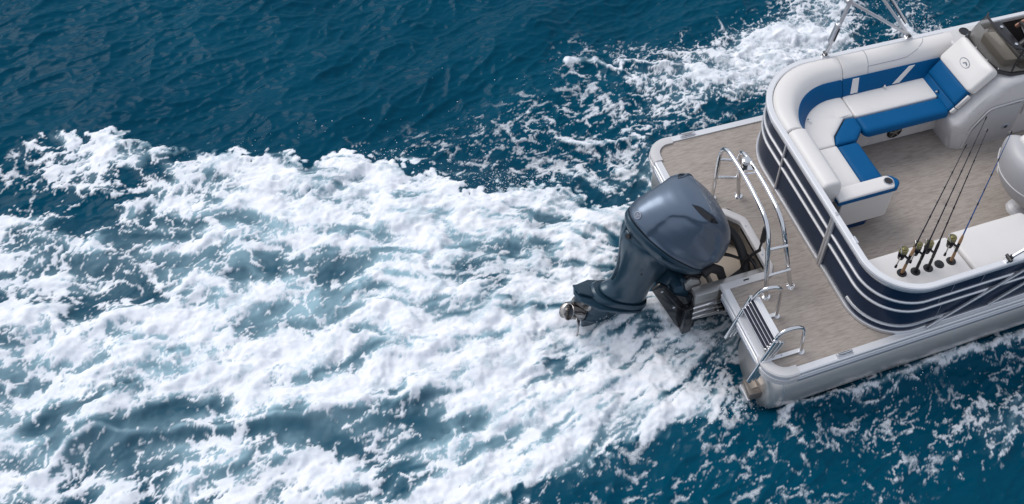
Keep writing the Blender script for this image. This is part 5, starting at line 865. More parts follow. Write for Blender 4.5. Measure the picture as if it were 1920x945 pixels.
[0,0,0,0,0,0,0,0,0,0,0,0,0,1,3,6,11,15,18,18,15,10,12,17,19,15,9,4,5,6,7,8,7,7,5,4,3,2,1,1,1,2,3,5,6,7,7,5,4,2,1,0,0,0,0,0,0,0,0,0,0,0,0,0,0,0,0,0,0,0,0,0,0,0,0,0,0,0,0,0,0,0,0,0,0,0,0,0,0,0,0,0],
[0,0,0,0,0,0,0,0,0,0,0,1,2,4,8,14,21,24,24,20,14,11,19,22,19,13,8,9,9,7,5,4,4,4,4,4,4,3,3,2,1,2,3,4,5,5,4,3,2,1,0,0,0,0,0,0,0,0,0,0,0,0,0,0,0,0,0,0,0,0,0,0,0,0,0,0,0,0,0,0,0,0,0,0,0,0,0,0,0,0,0,0],
[0,0,0,0,0,0,0,0,0,0,1,4,6,7,13,19,23,23,19,13,8,11,15,14,11,14,15,15,12,8,6,7,8,9,8,8,6,5,3,2,1,1,2,2,2,2,2,1,1,0,0,0,0,0,0,0,0,0,0,0,0,0,0,0,0,0,0,0,0,0,0,0,0,0,0,0,0,0,0,0,0,0,0,0,0,0,0,0,0,0,0,0],
[0,0,0,0,0,0,0,1,1,2,5,9,12,12,14,17,16,13,9,6,4,6,8,11,16,18,17,13,9,8,11,12,13,13,12,10,8,5,4,2,1,1,1,1,1,1,0,0,0,0,0,0,0,0,0,0,0,0,0,0,0,0,0,0,0,0,0,0,0,0,0,0,0,0,0,0,0,0,0,0,0,0,0,0,0,0,0,0,0,0,0,0],
[0,0,0,0,1,1,2,2,3,4,8,13,15,12,9,8,6,5,3,4,5,6,9,12,14,13,10,8,11,13,16,17,17,15,13,10,7,5,3,2,1,0,0,0,0,0,0,0,0,0,0,0,0,0,0,0,0,0,0,0,0,0,0,0,0,0,0,0,0,0,0,0,0,0,0,0,0,0,0,0,0,0,0,0,0,0,0,0,0,0,0,0],
[0,0,1,1,2,3,4,4,5,5,8,11,11,8,4,4,4,6,8,10,10,10,8,7,7,5,8,11,14,16,18,18,16,13,11,8,5,3,2,1,1,1,1,1,1,1,1,0,0,0,0,0,0,0,0,0,0,0,0,0,0,0,0,0,0,0,0,0,0,0,0,0,0,0,0,0,0,0,0,0,0,0,0,0,0,0,0,0,0,0,0,0],
[1,2,3,3,4,5,5,5,4,4,5,6,7,9,10,9,9,13,16,17,17,14,11,7,6,8,10,12,14,15,15,14,12,9,7,5,3,2,2,2,2,2,2,2,1,1,1,1,1,0,0,0,0,0,0,0,0,0,0,0,0,0,0,0,0,0,0,0,0,0,0,0,0,0,0,0,0,0,0,0,0,0,0,0,0,0,0,0,0,0,0,0],
[3,4,5,5,5,5,4,3,3,4,7,11,15,17,17,14,15,20,22,22,19,15,10,10,13,16,18,17,15,12,11,11,10,9,7,5,3,4,4,4,4,4,3,3,2,2,1,1,1,0,0,0,0,0,0,0,0,0,0,0,0,0,0,0,0,0,0,0,0,0,0,0,0,0,0,0,0,0,0,0,0,0,0,0,0,0,0,0,0,0,0,0],
[5,5,5,4,3,3,3,5,6,8,12,18,22,23,20,15,20,23,23,21,17,12,12,17,22,24,25,23,19,16,17,16,14,11,8,6,7,7,8,7,7,6,5,4,3,2,2,1,1,0,0,0,1,1,0,0,0,0,0,0,0,0,0,0,0,0,0,0,0,0,0,0,0,0,0,0,0,0,0,0,0,0,0,0,0,0,0,0,0,0,0,0],
[4,4,3,3,4,6,8,9,11,12,16,21,23,22,17,15,18,20,18,15,11,12,18,23,27,28,27,23,19,20,20,18,14,10,10,11,12,12,11,10,9,10,8,5,3,2,2,1,1,2,3,3,3,2,1,1,0,0,0,0,0,0,0,0,0,0,0,0,0,0,0,0,0,0,0,0,0,0,0,0,0,0,0,0,0,0,0,0,0,0,0,0],
[3,4,6,7,9,11,12,13,13,13,15,18,18,15,11,12,13,13,11,8,10,15,20,24,26,26,23,18,19,20,18,15,12,14,16,16,16,15,14,12,12,14,9,4,3,2,2,3,5,7,8,7,5,3,1,1,0,0,0,0,0,0,0,0,0,0,0,0,0,0,0,0,0,0,0,0,0,0,0,0,0,0,0,0,0,0,0,0,0,0,0,0],
[7,9,10,12,13,13,13,13,12,10,11,11,10,8,6,7,7,6,5,6,10,14,17,20,20,18,15,14,14,14,13,15,18,19,20,20,18,16,14,11,9,7,5,3,2,2,4,6,9,10,9,7,4,2,1,0,0,0,0,0,0,0,0,0,0,0,0,0,0,0,0,0,0,0,0,0,0,0,0,0,0,0,0,0,0,0,0,0,0,0,0,0],
[11,13,13,13,13,12,11,9,8,6,6,5,5,3,3,3,3,2,3,5,8,11,13,13,14,13,10,9,11,14,17,19,20,21,20,19,17,14,11,9,7,5,3,2,1,3,4,6,7,6,5,3,1,1,0,0,0,0,0,0,0,0,0,0,0,0,0,0,0,0,0,0,0,0,0,0,0,0,0,0,0,0,0,0,0,0,0,0,0,0,0,0],
[13,13,12,11,9,8,6,5,4,3,2,2,3,5,6,7,6,4,7,11,16,19,21,20,17,12,10,10,13,16,18,19,19,19,17,15,13,10,8,6,4,3,2,1,1,2,2,3,2,2,1,1,0,0,0,0,0,0,0,0,0,0,0,0,0,0,0,0,0,0,0,0,0,0,0,0,0,0,0,0,0,0,0,0,0,0,0,0,0,0,0,0],
[11,10,8,7,5,4,3,2,1,1,2,5,9,13,13,11,8,12,17,21,24,23,20,15,14,15,14,12,13,14,15,15,15,14,12,10,8,6,5,3,2,1,1,1,0,0,0,0,0,0,0,0,0,0,0,0,0,0,0,0,0,0,0,0,0,0,0,0,0,0,0,0,0,0,0,0,0,0,0,0,0,0,0,0,0,0,0,0,0,0,0,0],
[7,5,4,3,2,1,1,2,3,4,7,11,15,16,13,10,14,18,20,20,18,14,13,16,18,17,15,12,10,11,11,10,10,8,7,6,4,3,2,1,1,1,0,0,0,0,0,0,0,0,0,0,0,0,0,0,0,0,0,0,0,0,0,0,0,0,0,0,0,0,0,0,0,0,0,0,0,0,0,0,0,0,0,0,0,0,0,0,0,0,0,0],
[3,2,1,1,2,3,4,6,7,7,8,11,11,10,8,11,13,13,12,10,8,11,14,16,17,15,13,9,7,7,6,6,5,4,3,3,2,1,1,1,0,0,0,0,0,0,0,0,0,0,0,0,0,0,0,0,0,0,0,0,0,0,0,0,0,0,0,0,0,0,0,0,0,0,0,0,0,0,0,0,0,0,0,0,0,0,0,0,0,0,0,0],
[1,2,3,4,6,7,7,7,7,6,5,5,4,5,6,6,6,5,4,5,8,10,12,13,12,10,8,6,4,4,3,3,2,2,1,1,1,0,0,0,0,0,0,0,0,0,0,0,0,0,0,0,0,0,0,0,0,0,0,0,0,0,0,0,0,0,0,0,0,0,0,0,0,0,0,0,0,0,0,0,0,0,0,0,0,0,0,0,0,0,0,0],
[4,5,7,7,7,7,6,4,3,2,1,2,2,2,2,2,1,2,3,4,6,7,8,8,7,5,4,3,2,2,1,1,1,1,0,0,0,0,0,0,0,0,0,0,0,0,0,0,0,0,0,0,0,0,0,0,0,0,0,0,0,0,0,0,0,0,0,0,0,0,0,0,0,0,0,0,0,0,0,0,0,0,0,0,0,0,0,0,0,0,0,0],
[7,7,7,6,4,3,2,1,1,1,1,1,1,1,0,0,1,1,2,3,3,4,4,4,3,2,1,1,1,1,0,0,0,0,0,0,0,0,0,0,0,0,0,0,0,0,0,0,0,0,0,0,0,0,0,0,0,0,0,0,0,0,0,0,0,0,0,0,0,0,0,0,0,0,0,0,0,0,0,0,0,0,0,0,0,0,0,0,0,0,0,0],
[6,5,3,2,1,1,1,1,0,0,0,0,0,0,0,0,0,1,1,1,1,2,2,1,1,1,0,0,0,0,0,0,0,0,0,0,0,0,0,0,0,0,0,0,0,0,0,0,0,0,0,0,0,0,0,0,0,0,0,0,0,0,0,0,0,0,0,0,0,0,0,0,0,0,0,0,0,0,0,0,0,0,0,0,0,0,0,0,0,0,0,0],
[2,1,1,1,1,0,0,0,0,0,0,0,0,0,0,0,0,0,0,0,1,1,0,0,0,0,0,0,0,0,0,0,0,0,0,0,0,0,0,0,0,0,0,0,0,0,0,0,0,0,0,0,0,0,0,0,0,0,0,0,0,0,0,0,0,0,0,0,0,0,0,0,0,0,0,0,0,0,0,0,0,0,0,0,0,0,0,0,0,0,0,0],
[1,1,0,0,0,0,0,0,0,0,0,0,0,0,0,0,0,0,0,0,0,0,0,0,0,0,0,0,0,0,0,0,0,0,0,0,0,0,0,0,0,0,0,0,0,0,0,0,0,0,0,0,0,0,0,0,0,0,0,0,0,0,0,0,0,0,0,0,0,0,0,0,0,0,0,0,0,0,0,0,0,0,0,0,0,0,0,0,0,0,0,0],
[0,0,0,0,0,0,0,0,0,0,0,0,0,0,0,0,0,0,0,0,0,0,0,0,0,0,0,0,0,0,0,0,0,0,0,0,0,0,0,0,0,0,0,0,0,0,0,0,0,0,0,0,0,0,0,0,0,0,0,0,0,0,0,0,0,0,0,0,0,0,0,0,0,0,0,0,0,0,0,0,0,0,0,0,0,0,0,0,0,0,0,0],
[0,0,0,0,0,0,0,0,0,0,0,0,0,0,0,0,0,0,0,0,0,0,0,0,0,0,0,0,0,0,0,0,0,0,0,0,0,0,0,0,0,0,0,0,0,0,0,0,0,0,0,0,0,0,0,0,0,0,0,0,0,0,0,0,0,0,0,0,0,0,0,0,0,0,0,0,0,0,0,0,0,0,0,0,0,0,0,0,0,0,0,0],
[0,0,0,0,0,0,0,0,0,0,0,0,0,0,0,0,0,0,0,0,0,0,0,0,0,0,0,0,0,0,0,0,0,0,0,0,0,0,0,0,0,0,0,0,0,0,0,0,0,0,0,0,0,0,0,0,0,0,0,0,0,0,0,0,0,0,0,0,0,0,0,0,0,0,0,0,0,0,0,0,0,0,0,0,0,0,0,0,0,0,0,0],
[0,0,0,0,0,0,0,0,0,0,0,0,0,0,0,0,0,0,0,0,0,0,0,0,0,0,0,0,0,0,0,0,0,0,0,0,0,0,0,0,0,0,0,0,0,0,0,0,0,0,0,0,0,0,0,0,0,0,0,0,0,0,0,0,0,0,0,0,0,0,0,0,0,0,0,0,0,0,0,0,0,0,0,0,0,0,0,0,0,0,0,0],
[0,0,0,0,0,0,0,0,0,0,0,0,0,0,0,0,0,0,0,0,0,0,0,0,0,0,0,0,0,0,0,0,0,0,0,0,0,0,0,0,0,0,0,0,0,0,0,0,0,0,0,0,0,0,0,0,0,0,0,0,0,0,0,0,0,0,0,0,0,0,0,0,0,0,0,0,0,0,0,0,0,0,0,0,0,0,0,0,0,0,0,0],
[0,0,0,0,0,0,0,0,0,0,0,0,0,0,0,0,0,0,0,0,0,0,0,0,0,0,0,0,0,0,0,0,0,0,0,0,0,0,0,0,0,0,0,0,0,0,0,0,0,0,0,0,0,0,0,0,0,0,0,0,0,0,0,0,0,0,0,0,0,0,0,0,0,0,0,0,0,0,0,0,0,0,0,0,0,0,0,0,0,0,0,0],
[0,0,0,0,0,0,0,0,0,0,0,0,0,0,0,0,0,0,0,0,0,0,0,0,0,0,0,0,0,0,0,0,0,0,0,0,0,0,0,0,0,0,0,0,0,0,0,0,0,0,0,0,0,0,0,0,0,0,0,0,0,0,0,0,0,0,0,0,0,0,0,0,0,0,0,0,0,0,0,0,0,0,0,0,0,0,0,0,0,0,0,0],
[0,0,0,0,0,0,0,0,0,0,0,0,0,0,0,0,0,0,0,0,0,0,0,0,0,0,0,0,0,0,0,0,0,0,0,0,0,0,0,0,0,0,0,0,0,0,0,0,0,0,0,0,0,0,0,0,0,0,0,0,0,0,0,0,0,0,0,0,0,0,0,0,0,0,0,0,0,0,0,0,0,0,0,0,0,0,0,0,0,0,0,0],
[0,0,0,0,0,0,0,0,0,0,0,0,0,0,0,0,0,0,0,0,0,0,0,0,0,0,0,0,0,0,0,0,0,0,0,0,0,0,0,0,0,0,0,0,0,0,0,0,0,0,0,0,0,0,0,0,0,0,0,0,0,0,0,0,0,0,0,0,0,0,0,0,0,0,0,0,0,0,0,0,0,0,0,0,0,0,0,0,0,0,0,0],
[0,0,0,0,0,0,0,0,0,0,0,0,0,0,0,0,0,0,0,0,0,0,0,0,0,0,0,0,0,0,0,0,0,0,0,0,0,0,0,0,0,0,0,0,0,0,0,0,0,0,0,0,0,0,0,0,0,0,0,0,0,0,0,0,0,0,0,0,0,0,0,0,0,0,0,0,0,0,0,0,0,0,0,0,0,0,0,0,0,0,0,0],
[0,0,0,0,0,0,0,0,0,0,0,0,0,0,0,0,0,0,0,0,0,0,0,0,0,0,0,0,0,0,0,0,0,0,0,0,0,0,0,0,0,0,0,0,0,0,0,0,0,0,0,0,0,0,0,0,0,0,0,0,0,0,0,0,0,0,0,0,0,0,0,0,0,0,0,0,0,0,0,0,0,0,0,0,0,0,0,0,0,0,0,0],
[0,0,0,0,0,0,0,0,0,0,0,0,0,0,0,0,0,0,0,0,0,0,0,0,0,0,0,0,0,0,0,0,0,0,0,0,0,0,0,0,0,0,0,0,0,0,0,0,0,0,0,0,0,0,0,0,0,0,0,0,0,0,0,0,0,0,0,0,0,0,0,0,0,0,0,0,0,0,0,0,0,0,0,0,0,0,0,0,0,0,0,0],
[0,0,0,0,0,0,0,0,0,0,0,0,0,0,0,0,0,0,0,0,0,0,0,0,0,0,0,0,0,0,0,0,0,0,0,0,0,0,0,0,0,0,0,0,0,0,0,0,0,0,0,0,0,0,0,0,0,0,0,0,0,0,0,0,0,0,0,0,0,0,0,0,0,0,0,0,0,0,0,0,0,0,0,0,0,0,0,0,0,0,0,0],
[0,0,0,0,0,0,0,0,0,0,0,0,0,0,0,0,0,0,0,0,0,0,0,0,0,0,0,0,0,0,0,0,0,0,0,0,0,0,0,0,0,0,0,0,0,0,0,0,0,0,0,0,0,0,0,0,0,0,0,0,0,0,0,0,0,0,0,0,0,0,0,0,0,0,0,0,0,0,0,0,0,0,0,0,0,0,0,0,0,0,0,0],
[0,0,0,0,0,0,0,0,0,0,0,0,0,0,0,0,0,0,0,0,0,0,0,0,0,0,0,0,0,0,0,0,0,0,0,0,0,0,0,0,0,0,0,0,0,0,0,0,0,0,0,0,0,0,0,0,0,0,0,0,0,0,0,0,0,0,0,0,0,0,0,0,0,0,0,0,0,0,0,0,0,0,0,0,0,0,0,0,0,0,0,0],
[0,0,0,0,0,0,0,0,0,0,0,0,0,0,0,0,0,0,0,0,0,0,0,0,0,0,0,0,0,0,0,0,0,0,0,0,0,0,0,0,0,0,0,0,0,0,0,0,0,0,0,0,0,0,0,0,0,0,0,0,0,0,0,0,0,0,0,0,0,0,0,0,0,0,0,0,0,0,0,0,0,0,0,0,0,0,0,0,0,0,0,0],
[0,0,0,0,0,0,0,0,0,0,0,0,0,0,0,0,0,0,0,0,0,0,0,0,0,0,0,0,0,0,0,0,0,0,0,0,0,0,0,0,0,0,0,0,0,0,0,0,0,0,0,0,0,0,0,0,0,0,0,0,0,0,0,0,0,0,0,0,0,0,0,0,0,0,0,0,0,0,0,0,0,0,0,0,0,0,0,0,0,0,0,0],
[0,0,0,0,0,0,0,0,0,0,0,0,0,0,0,0,0,0,0,0,0,0,0,0,0,0,0,0,0,0,0,0,0,0,0,0,0,0,0,0,0,0,0,0,0,0,0,0,0,0,0,0,0,0,0,0,0,0,0,0,0,0,0,0,0,0,0,0,0,0,0,0,0,0,0,0,0,0,0,0,0,0,0,0,0,0,0,0,0,0,0,0],
[0,0,0,0,0,0,0,0,0,0,0,0,0,0,0,0,0,0,0,0,0,0,0,0,0,0,0,0,0,0,0,0,0,0,0,0,0,0,0,0,0,0,0,0,0,0,0,0,0,0,0,0,0,0,0,0,0,0,0,0,0,0,0,0,0,0,0,0,0,0,0,0,0,0,0,0,0,0,0,0,0,0,0,0,0,0,0,0,0,0,0,0],
[0,0,0,0,0,0,0,0,0,0,0,0,0,0,0,0,0,0,0,0,0,0,0,0,0,0,0,0,0,0,0,0,0,0,0,0,0,0,0,0,0,0,0,0,0,0,0,0,0,0,0,0,0,0,0,0,0,0,0,0,0,0,0,0,0,0,0,0,0,0,0,0,0,0,0,0,0,0,0,0,0,0,0,0,0,0,0,0,0,0,0,0],
[0,0,0,0,0,0,0,0,0,0,0,0,0,0,0,0,0,0,0,0,0,0,0,0,0,0,0,0,0,0,0,0,0,0,0,0,0,0,0,0,0,0,0,0,0,0,0,0,0,0,0,0,0,0,0,0,0,0,0,0,0,0,0,0,0,0,0,0,0,0,0,0,0,0,0,0,0,0,0,0,0,0,0,0,0,0,0,0,0,0,0,0],
[0,0,0,0,0,0,0,0,0,0,0,0,0,0,0,0,0,0,0,0,0,0,0,0,0,0,0,0,0,0,0,0,0,0,0,0,0,0,0,0,0,0,0,0,0,0,0,0,0,0,0,0,0,0,0,0,0,0,0,0,0,0,0,0,0,0,0,0,0,0,0,0,0,0,0,0,0,0,0,0,0,0,0,0,0,0,0,0,0,0,0,0],
[0,0,0,0,0,0,0,0,0,0,0,0,0,0,0,0,0,0,0,0,0,0,0,0,0,0,0,0,0,0,0,0,0,0,0,0,0,0,0,0,0,0,0,0,0,0,0,0,0,0,0,0,0,0,0,0,0,0,0,0,0,0,0,0,0,0,0,0,0,0,0,0,0,0,0,0,0,0,0,0,0,0,0,0,0,0,0,0,0,0,0,0],
[0,0,0,0,0,0,0,0,0,0,0,0,0,0,0,0,0,0,0,0,0,0,0,0,0,0,0,0,0,0,0,0,0,0,0,0,0,0,0,0,0,0,0,0,0,0,0,0,0,0,0,0,0,0,0,0,0,0,0,0,0,0,0,0,0,0,0,0,0,0,0,0,0,0,0,0,0,0,0,0,0,0,0,0,0,0,0,0,0,0,0,0],
[0,0,0,0,0,0,0,0,0,0,0,0,0,0,0,0,0,0,0,0,0,0,0,0,0,0,0,0,0,0,0,0,0,0,0,0,0,0,0,0,0,0,0,0,0,0,0,0,0,0,0,0,0,0,0,0,0,0,0,0,0,0,0,0,0,0,0,0,0,0,0,0,0,0,0,0,0,0,0,0,0,0,0,0,0,0,0,0,0,0,0,0],
[0,0,0,0,0,0,0,0,0,0,0,0,0,0,0,0,0,0,0,0,0,0,0,0,0,0,0,0,0,0,0,0,0,0,0,0,0,0,0,0,0,0,0,0,0,0,0,0,0,0,0,0,0,0,0,0,0,0,0,0,0,0,0,0,0,0,0,0,0,0,0,0,0,0,0,0,0,0,0,0,0,0,0,0,0,0,0,0,0,0,0,0],
[0,0,0,0,0,0,0,0,0,0,0,0,0,0,0,0,0,0,0,0,0,0,0,0,0,0,0,0,0,0,0,0,0,0,0,0,0,0,0,0,0,0,0,0,0,0,0,0,0,0,0,0,0,0,0,0,0,0,0,0,0,0,0,0,0,0,0,0,0,0,0,0,0,0,0,0,0,0,0,0,0,0,0,0,0,0,0,0,0,0,0,0],
[0,0,0,0,0,0,0,0,0,0,0,0,0,0,0,0,0,0,0,0,0,0,0,0,0,0,0,0,0,0,0,0,0,0,0,0,0,0,0,0,0,0,0,0,0,0,0,0,0,0,0,0,0,0,0,0,0,0,0,0,0,0,0,0,0,0,0,0,0,0,0,0,0,0,0,0,0,0,0,0,0,0,0,0,0,0,0,0,0,0,0,0]]
EDGE_UP=[(-5.426, 4.675), (-5.181, 4.663), (-5.051, 4.755), (-4.922, 4.809), (-4.752, 4.797), (-4.546, 4.692), (-4.224, 4.634), (-4.169, 4.534), (-3.851, 4.414), (-3.829, 4.339), (-3.626, 4.255), (-3.508, 4.136), (-3.33, 4.115), (-3.207, 4.028), (-3.164, 4.014), (-2.977, 4.024), (-2.81, 3.917), (-2.778, 3.845), (-2.647, 3.797), (-2.548, 3.814), (-2.306, 3.828), (-2.186, 3.72), (-2.111, 3.628), (-2.011, 3.445), (-1.937, 3.354), (-1.734, 3.385), (-1.627, 3.235), (-1.522, 3.086), (-1.224, 2.923), (-1.119, 2.936), (-0.922, 2.92), (-0.705, 2.803), (-0.548, 2.665), (-0.453, 2.5), (-0.308, 2.473), (0.02, 2.501)]
EDGE_LOW=[(0.229, 0.201), (-0.12, 0.184), (-0.37, 0.156), (-0.695, 0.159), (-0.962, 0.172), (-1.12, 0.166), (-1.201, 0.128), (-1.399, 0.125), (-1.561, 0.118), (-1.625, 0.081), (-1.736, 0.076), (-1.825, 0.063), (-2.023, 0.091), (-2.123, -0.162)]
EDGE_RIGHT=[(2.175, -0.981), (1.974, -0.958), (1.761, -0.956), (1.629, -1.059), (1.552, -1.128), (1.365, -1.083), (1.278, -0.977)]
CRESTS=[([(-5.276, 2.775), (-5.13, 2.75), (-5.05, 2.839), (-4.994, 2.82), (-4.888, 2.73), (-4.856, 2.508), (-4.729, 2.376)], 0.052, 0.9), ([(-4.658, 2.533), (-4.536, 2.607), (-4.382, 2.597), (-4.182, 2.621)], 0.039, 0.8), ([(-4.619, 1.775), (-4.568, 2.1), (-4.477, 2.246)], 0.07, 0.9), ([(-5.142, 1.415), (-5.056, 1.427), (-4.886, 1.591), (-4.704, 1.64), (-4.462, 1.537), (-4.181, 1.434), (-4.105, 1.445), (-3.93, 1.357), (-3.632, 1.32), (-3.373, 1.25), (-3.284, 1.203), (-3.185, 1.206), (-2.819, 1.221), (-2.382, 1.14)], 0.03, 0.95), ([(-0.105, 4.369), (0.159, 4.308), (0.413, 4.135), (0.517, 4.253), (0.635, 4.252), (0.769, 4.071), (1.02, 3.956)], 0.03, 0.8), ([(-0.453, 3.377), (-0.218, 3.282), (-0.01, 3.254), (0.322, 3.114)], 0.026, 0.8), ([(0.866, -0.12), (1.054, -0.15), (1.314, -0.064), (1.437, -0.125)], 0.017, 0.6), ([(1.761, -0.956), (1.915, -0.807), (2.103, -0.61), (2.192, -0.561)], 0.052, 0.6), ([(-3.436, 2.447), (-3.259, 2.499), (-3.005, 2.704), (-2.871, 2.719)], 0.061, 0.5), ([(-2.947, 1.946), (-2.596, 1.989), (-2.151, 2.005), (-1.714, 1.942)], 0.07, 0.4), ([(-2.589, 1.658), (-1.903, 1.309), (-1.207, 1.226), (-0.707, 1.051), (-0.027, 0.926)], 0.061, 0.25), ([(-0.848, 0.458), (-0.424, 0.357), (0.103, 0.246)], 0.061, 0.3), ([(-4.264, 3.667), (-4.305, 3.868), (-4.445, 3.944)], 0.039, 0.5), ([(-4.157, 3.509), (-4.369, 3.458), (-4.533, 3.453)], 0.043, 0.5), ([(-4.914, 3.698), (-5.007, 3.493), (-5.163, 3.488)], 0.043, 0.4), ([(1.33, -0.037), (1.715, -0.023), (2.168, -0.011), (2.865, -0.007)], 0.052, 0.8), ([(-0.883, 1.213), (-0.637, 1.23), (-0.331, 1.321)], 0.087, 0.9), ([(0.285, 0.017), (0.677, 0.002), (1.333, -0.032)], 0.03, 0.62), ([(0.332, 3.001), (-0.323, 2.852), (-0.648, 2.819)], 0.043, 0.4), ([(0.279, 2.873), (-0.227, 2.684), (-0.631, 2.578)], 0.035, 0.4)]
HOLLOWS=[([(-4.912, 1.285), (-4.655, 1.414), (-4.436, 1.448), (-4.117, 1.355), (-3.64, 1.275), (-3.313, 1.155)], 0.096, 0.5), ([(0.286, 2.623), (-0.192, 2.638), (-0.55, 2.518)], 0.057, 0.6), ([(-3.168, 0.911), (-2.887, 0.761), (-2.845, 0.605)], 0.13, 0.4), ([(-1.131, 2.513), (-1.029, 2.447), (-0.719, 2.474)], 0.057, 0.6), ([(-1.717, 2.09), (-1.522, 1.965), (-1.487, 1.777)], 0.061, 0.4), ([(-3.349, 2.703), (-3.218, 2.717)], 0.087, 0.5), ([(-2.916, 2.498), (-2.701, 2.483)], 0.104, 0.5), ([(-0.406, 0.508), (0.14, 0.53)], 0.139, 0.3), ([(-2.6, 0.944), (-2.487, 0.903), (-2.405, 0.824)], 0.07, 0.5), ([(1.035, 3.311), (1.57, 3.305)], 0.096, 0.5)]
def sample(G,u,v):
    u=np.clip(u,0,G.shape[1]-1.001);v=np.clip(v,0,G.shape[0]-1.001)
    i=u.astype(np.int32);j=v.astype(np.int32);a=(u-i).astype(np.float32);b=(v-j).astype(np.float32)
    return (G[j,i]*(1-a)+G[j,i+1]*a)*(1-b)+(G[j+1,i]*(1-a)+G[j+1,i+1]*a)*b
def sstep(a,b,x):
    t=np.clip((x-a)/(b-a),0,1);return t*t*(3-2*t)
class Grid:
    def __init__(s,x0,x1,y0,y1,d):
        s.x0,s.y0,s.d=x0,y0,d;s.nx=int(round((x1-x0)/d))+1;s.ny=int(round((y1-y0)/d))+1
        s.xs=x0+d*np.arange(s.nx);s.ys=y0+d*np.arange(s.ny)
        s.X,s.Y=[a.astype(np.float32) for a in np.meshgrid(s.xs,s.ys)]
        s.ky=np.fft.fftfreq(s.ny,d)[:,None];s.kx=np.fft.rfftfreq(s.nx,d)[None,:]
    def grf(s,seed,lam,asp=1.,ang=0.,bw=.5,low=False):
        """band-limited random field of wavelength lam; asp>1 stretches it along angle ang"""
        rng=np.random.default_rng(seed);w=rng.standard_normal((s.ny,s.nx))
        c,n=np.cos(ang),np.sin(ang)
        ka=(s.kx*c+s.ky*n)*lam*asp;kb=(-s.kx*n+s.ky*c)*lam
        k=np.sqrt(ka*ka+kb*kb)+1e-9
        f=np.exp(-.5*(k/.8)**2) if low else np.exp(-.5*(np.log(k)/bw)**2)
        g=np.fft.irfft2(np.fft.rfft2(w)*f,s=(s.ny,s.nx));g-=g.mean()
        return (g/g.std()).astype(np.float32)
    def at(s,G,X,Y): return sample(G,(X-s.x0)/s.d,(Y-s.y0)/s.d)
    def curl(s,seed,lam,asp=1.,ang=0.):
        p=s.grf(seed,lam,asp,ang,.4);gy,gx=np.gradient(p,s.d);v=np.sqrt((gx*gx+gy*gy).mean())
        return gy/v,-gx/v
    def blur(s,G,r):
        f=np.exp(-2*(np.pi*r)**2*(s.kx**2+s.ky**2));return np.fft.irfft2(np.fft.rfft2(G)*f,s=(s.ny,s.nx)).astype(np.float32)
    def uni(s,n):
        """rank-normalise to 0..1"""
        h,e=np.histogram(n,2048);c=np.cumsum(h)/n.size
        return np.interp(n,(e[1:]+e[:-1])*.5,c).astype(np.float32)
    def stroke(s,pts,r,X,Y):
        """soft brush along a polyline"""
        out=np.zeros_like(X)
        for (ax,ay),(bx,by) in zip(pts[:-1],pts[1:]):
            m=r*4
            i0=max(0,int((min(ax,bx)-m-s.x0)/s.d));i1=min(s.nx,int((max(ax,bx)+m-s.x0)/s.d)+2)
            j0=max(0,int((min(ay,by)-m-s.y0)/s.d));j1=min(s.ny,int((max(ay,by)+m-s.y0)/s.d)+2)
            if i1<=i0 or j1<=j0: continue
            x=X[j0:j1,i0:i1];y=Y[j0:j1,i0:i1]
            dx,dy=bx-ax,by-ay;t=np.clip(((x-ax)*dx+(y-ay)*dy)/(dx*dx+dy*dy+1e-9),0,1)
            d2=(x-ax-t*dx)**2+(y-ay-t*dy)**2
            out[j0:j1,i0:i1]=np.maximum(out[j0:j1,i0:i1],np.exp(-d2/(r*r)))
        return out
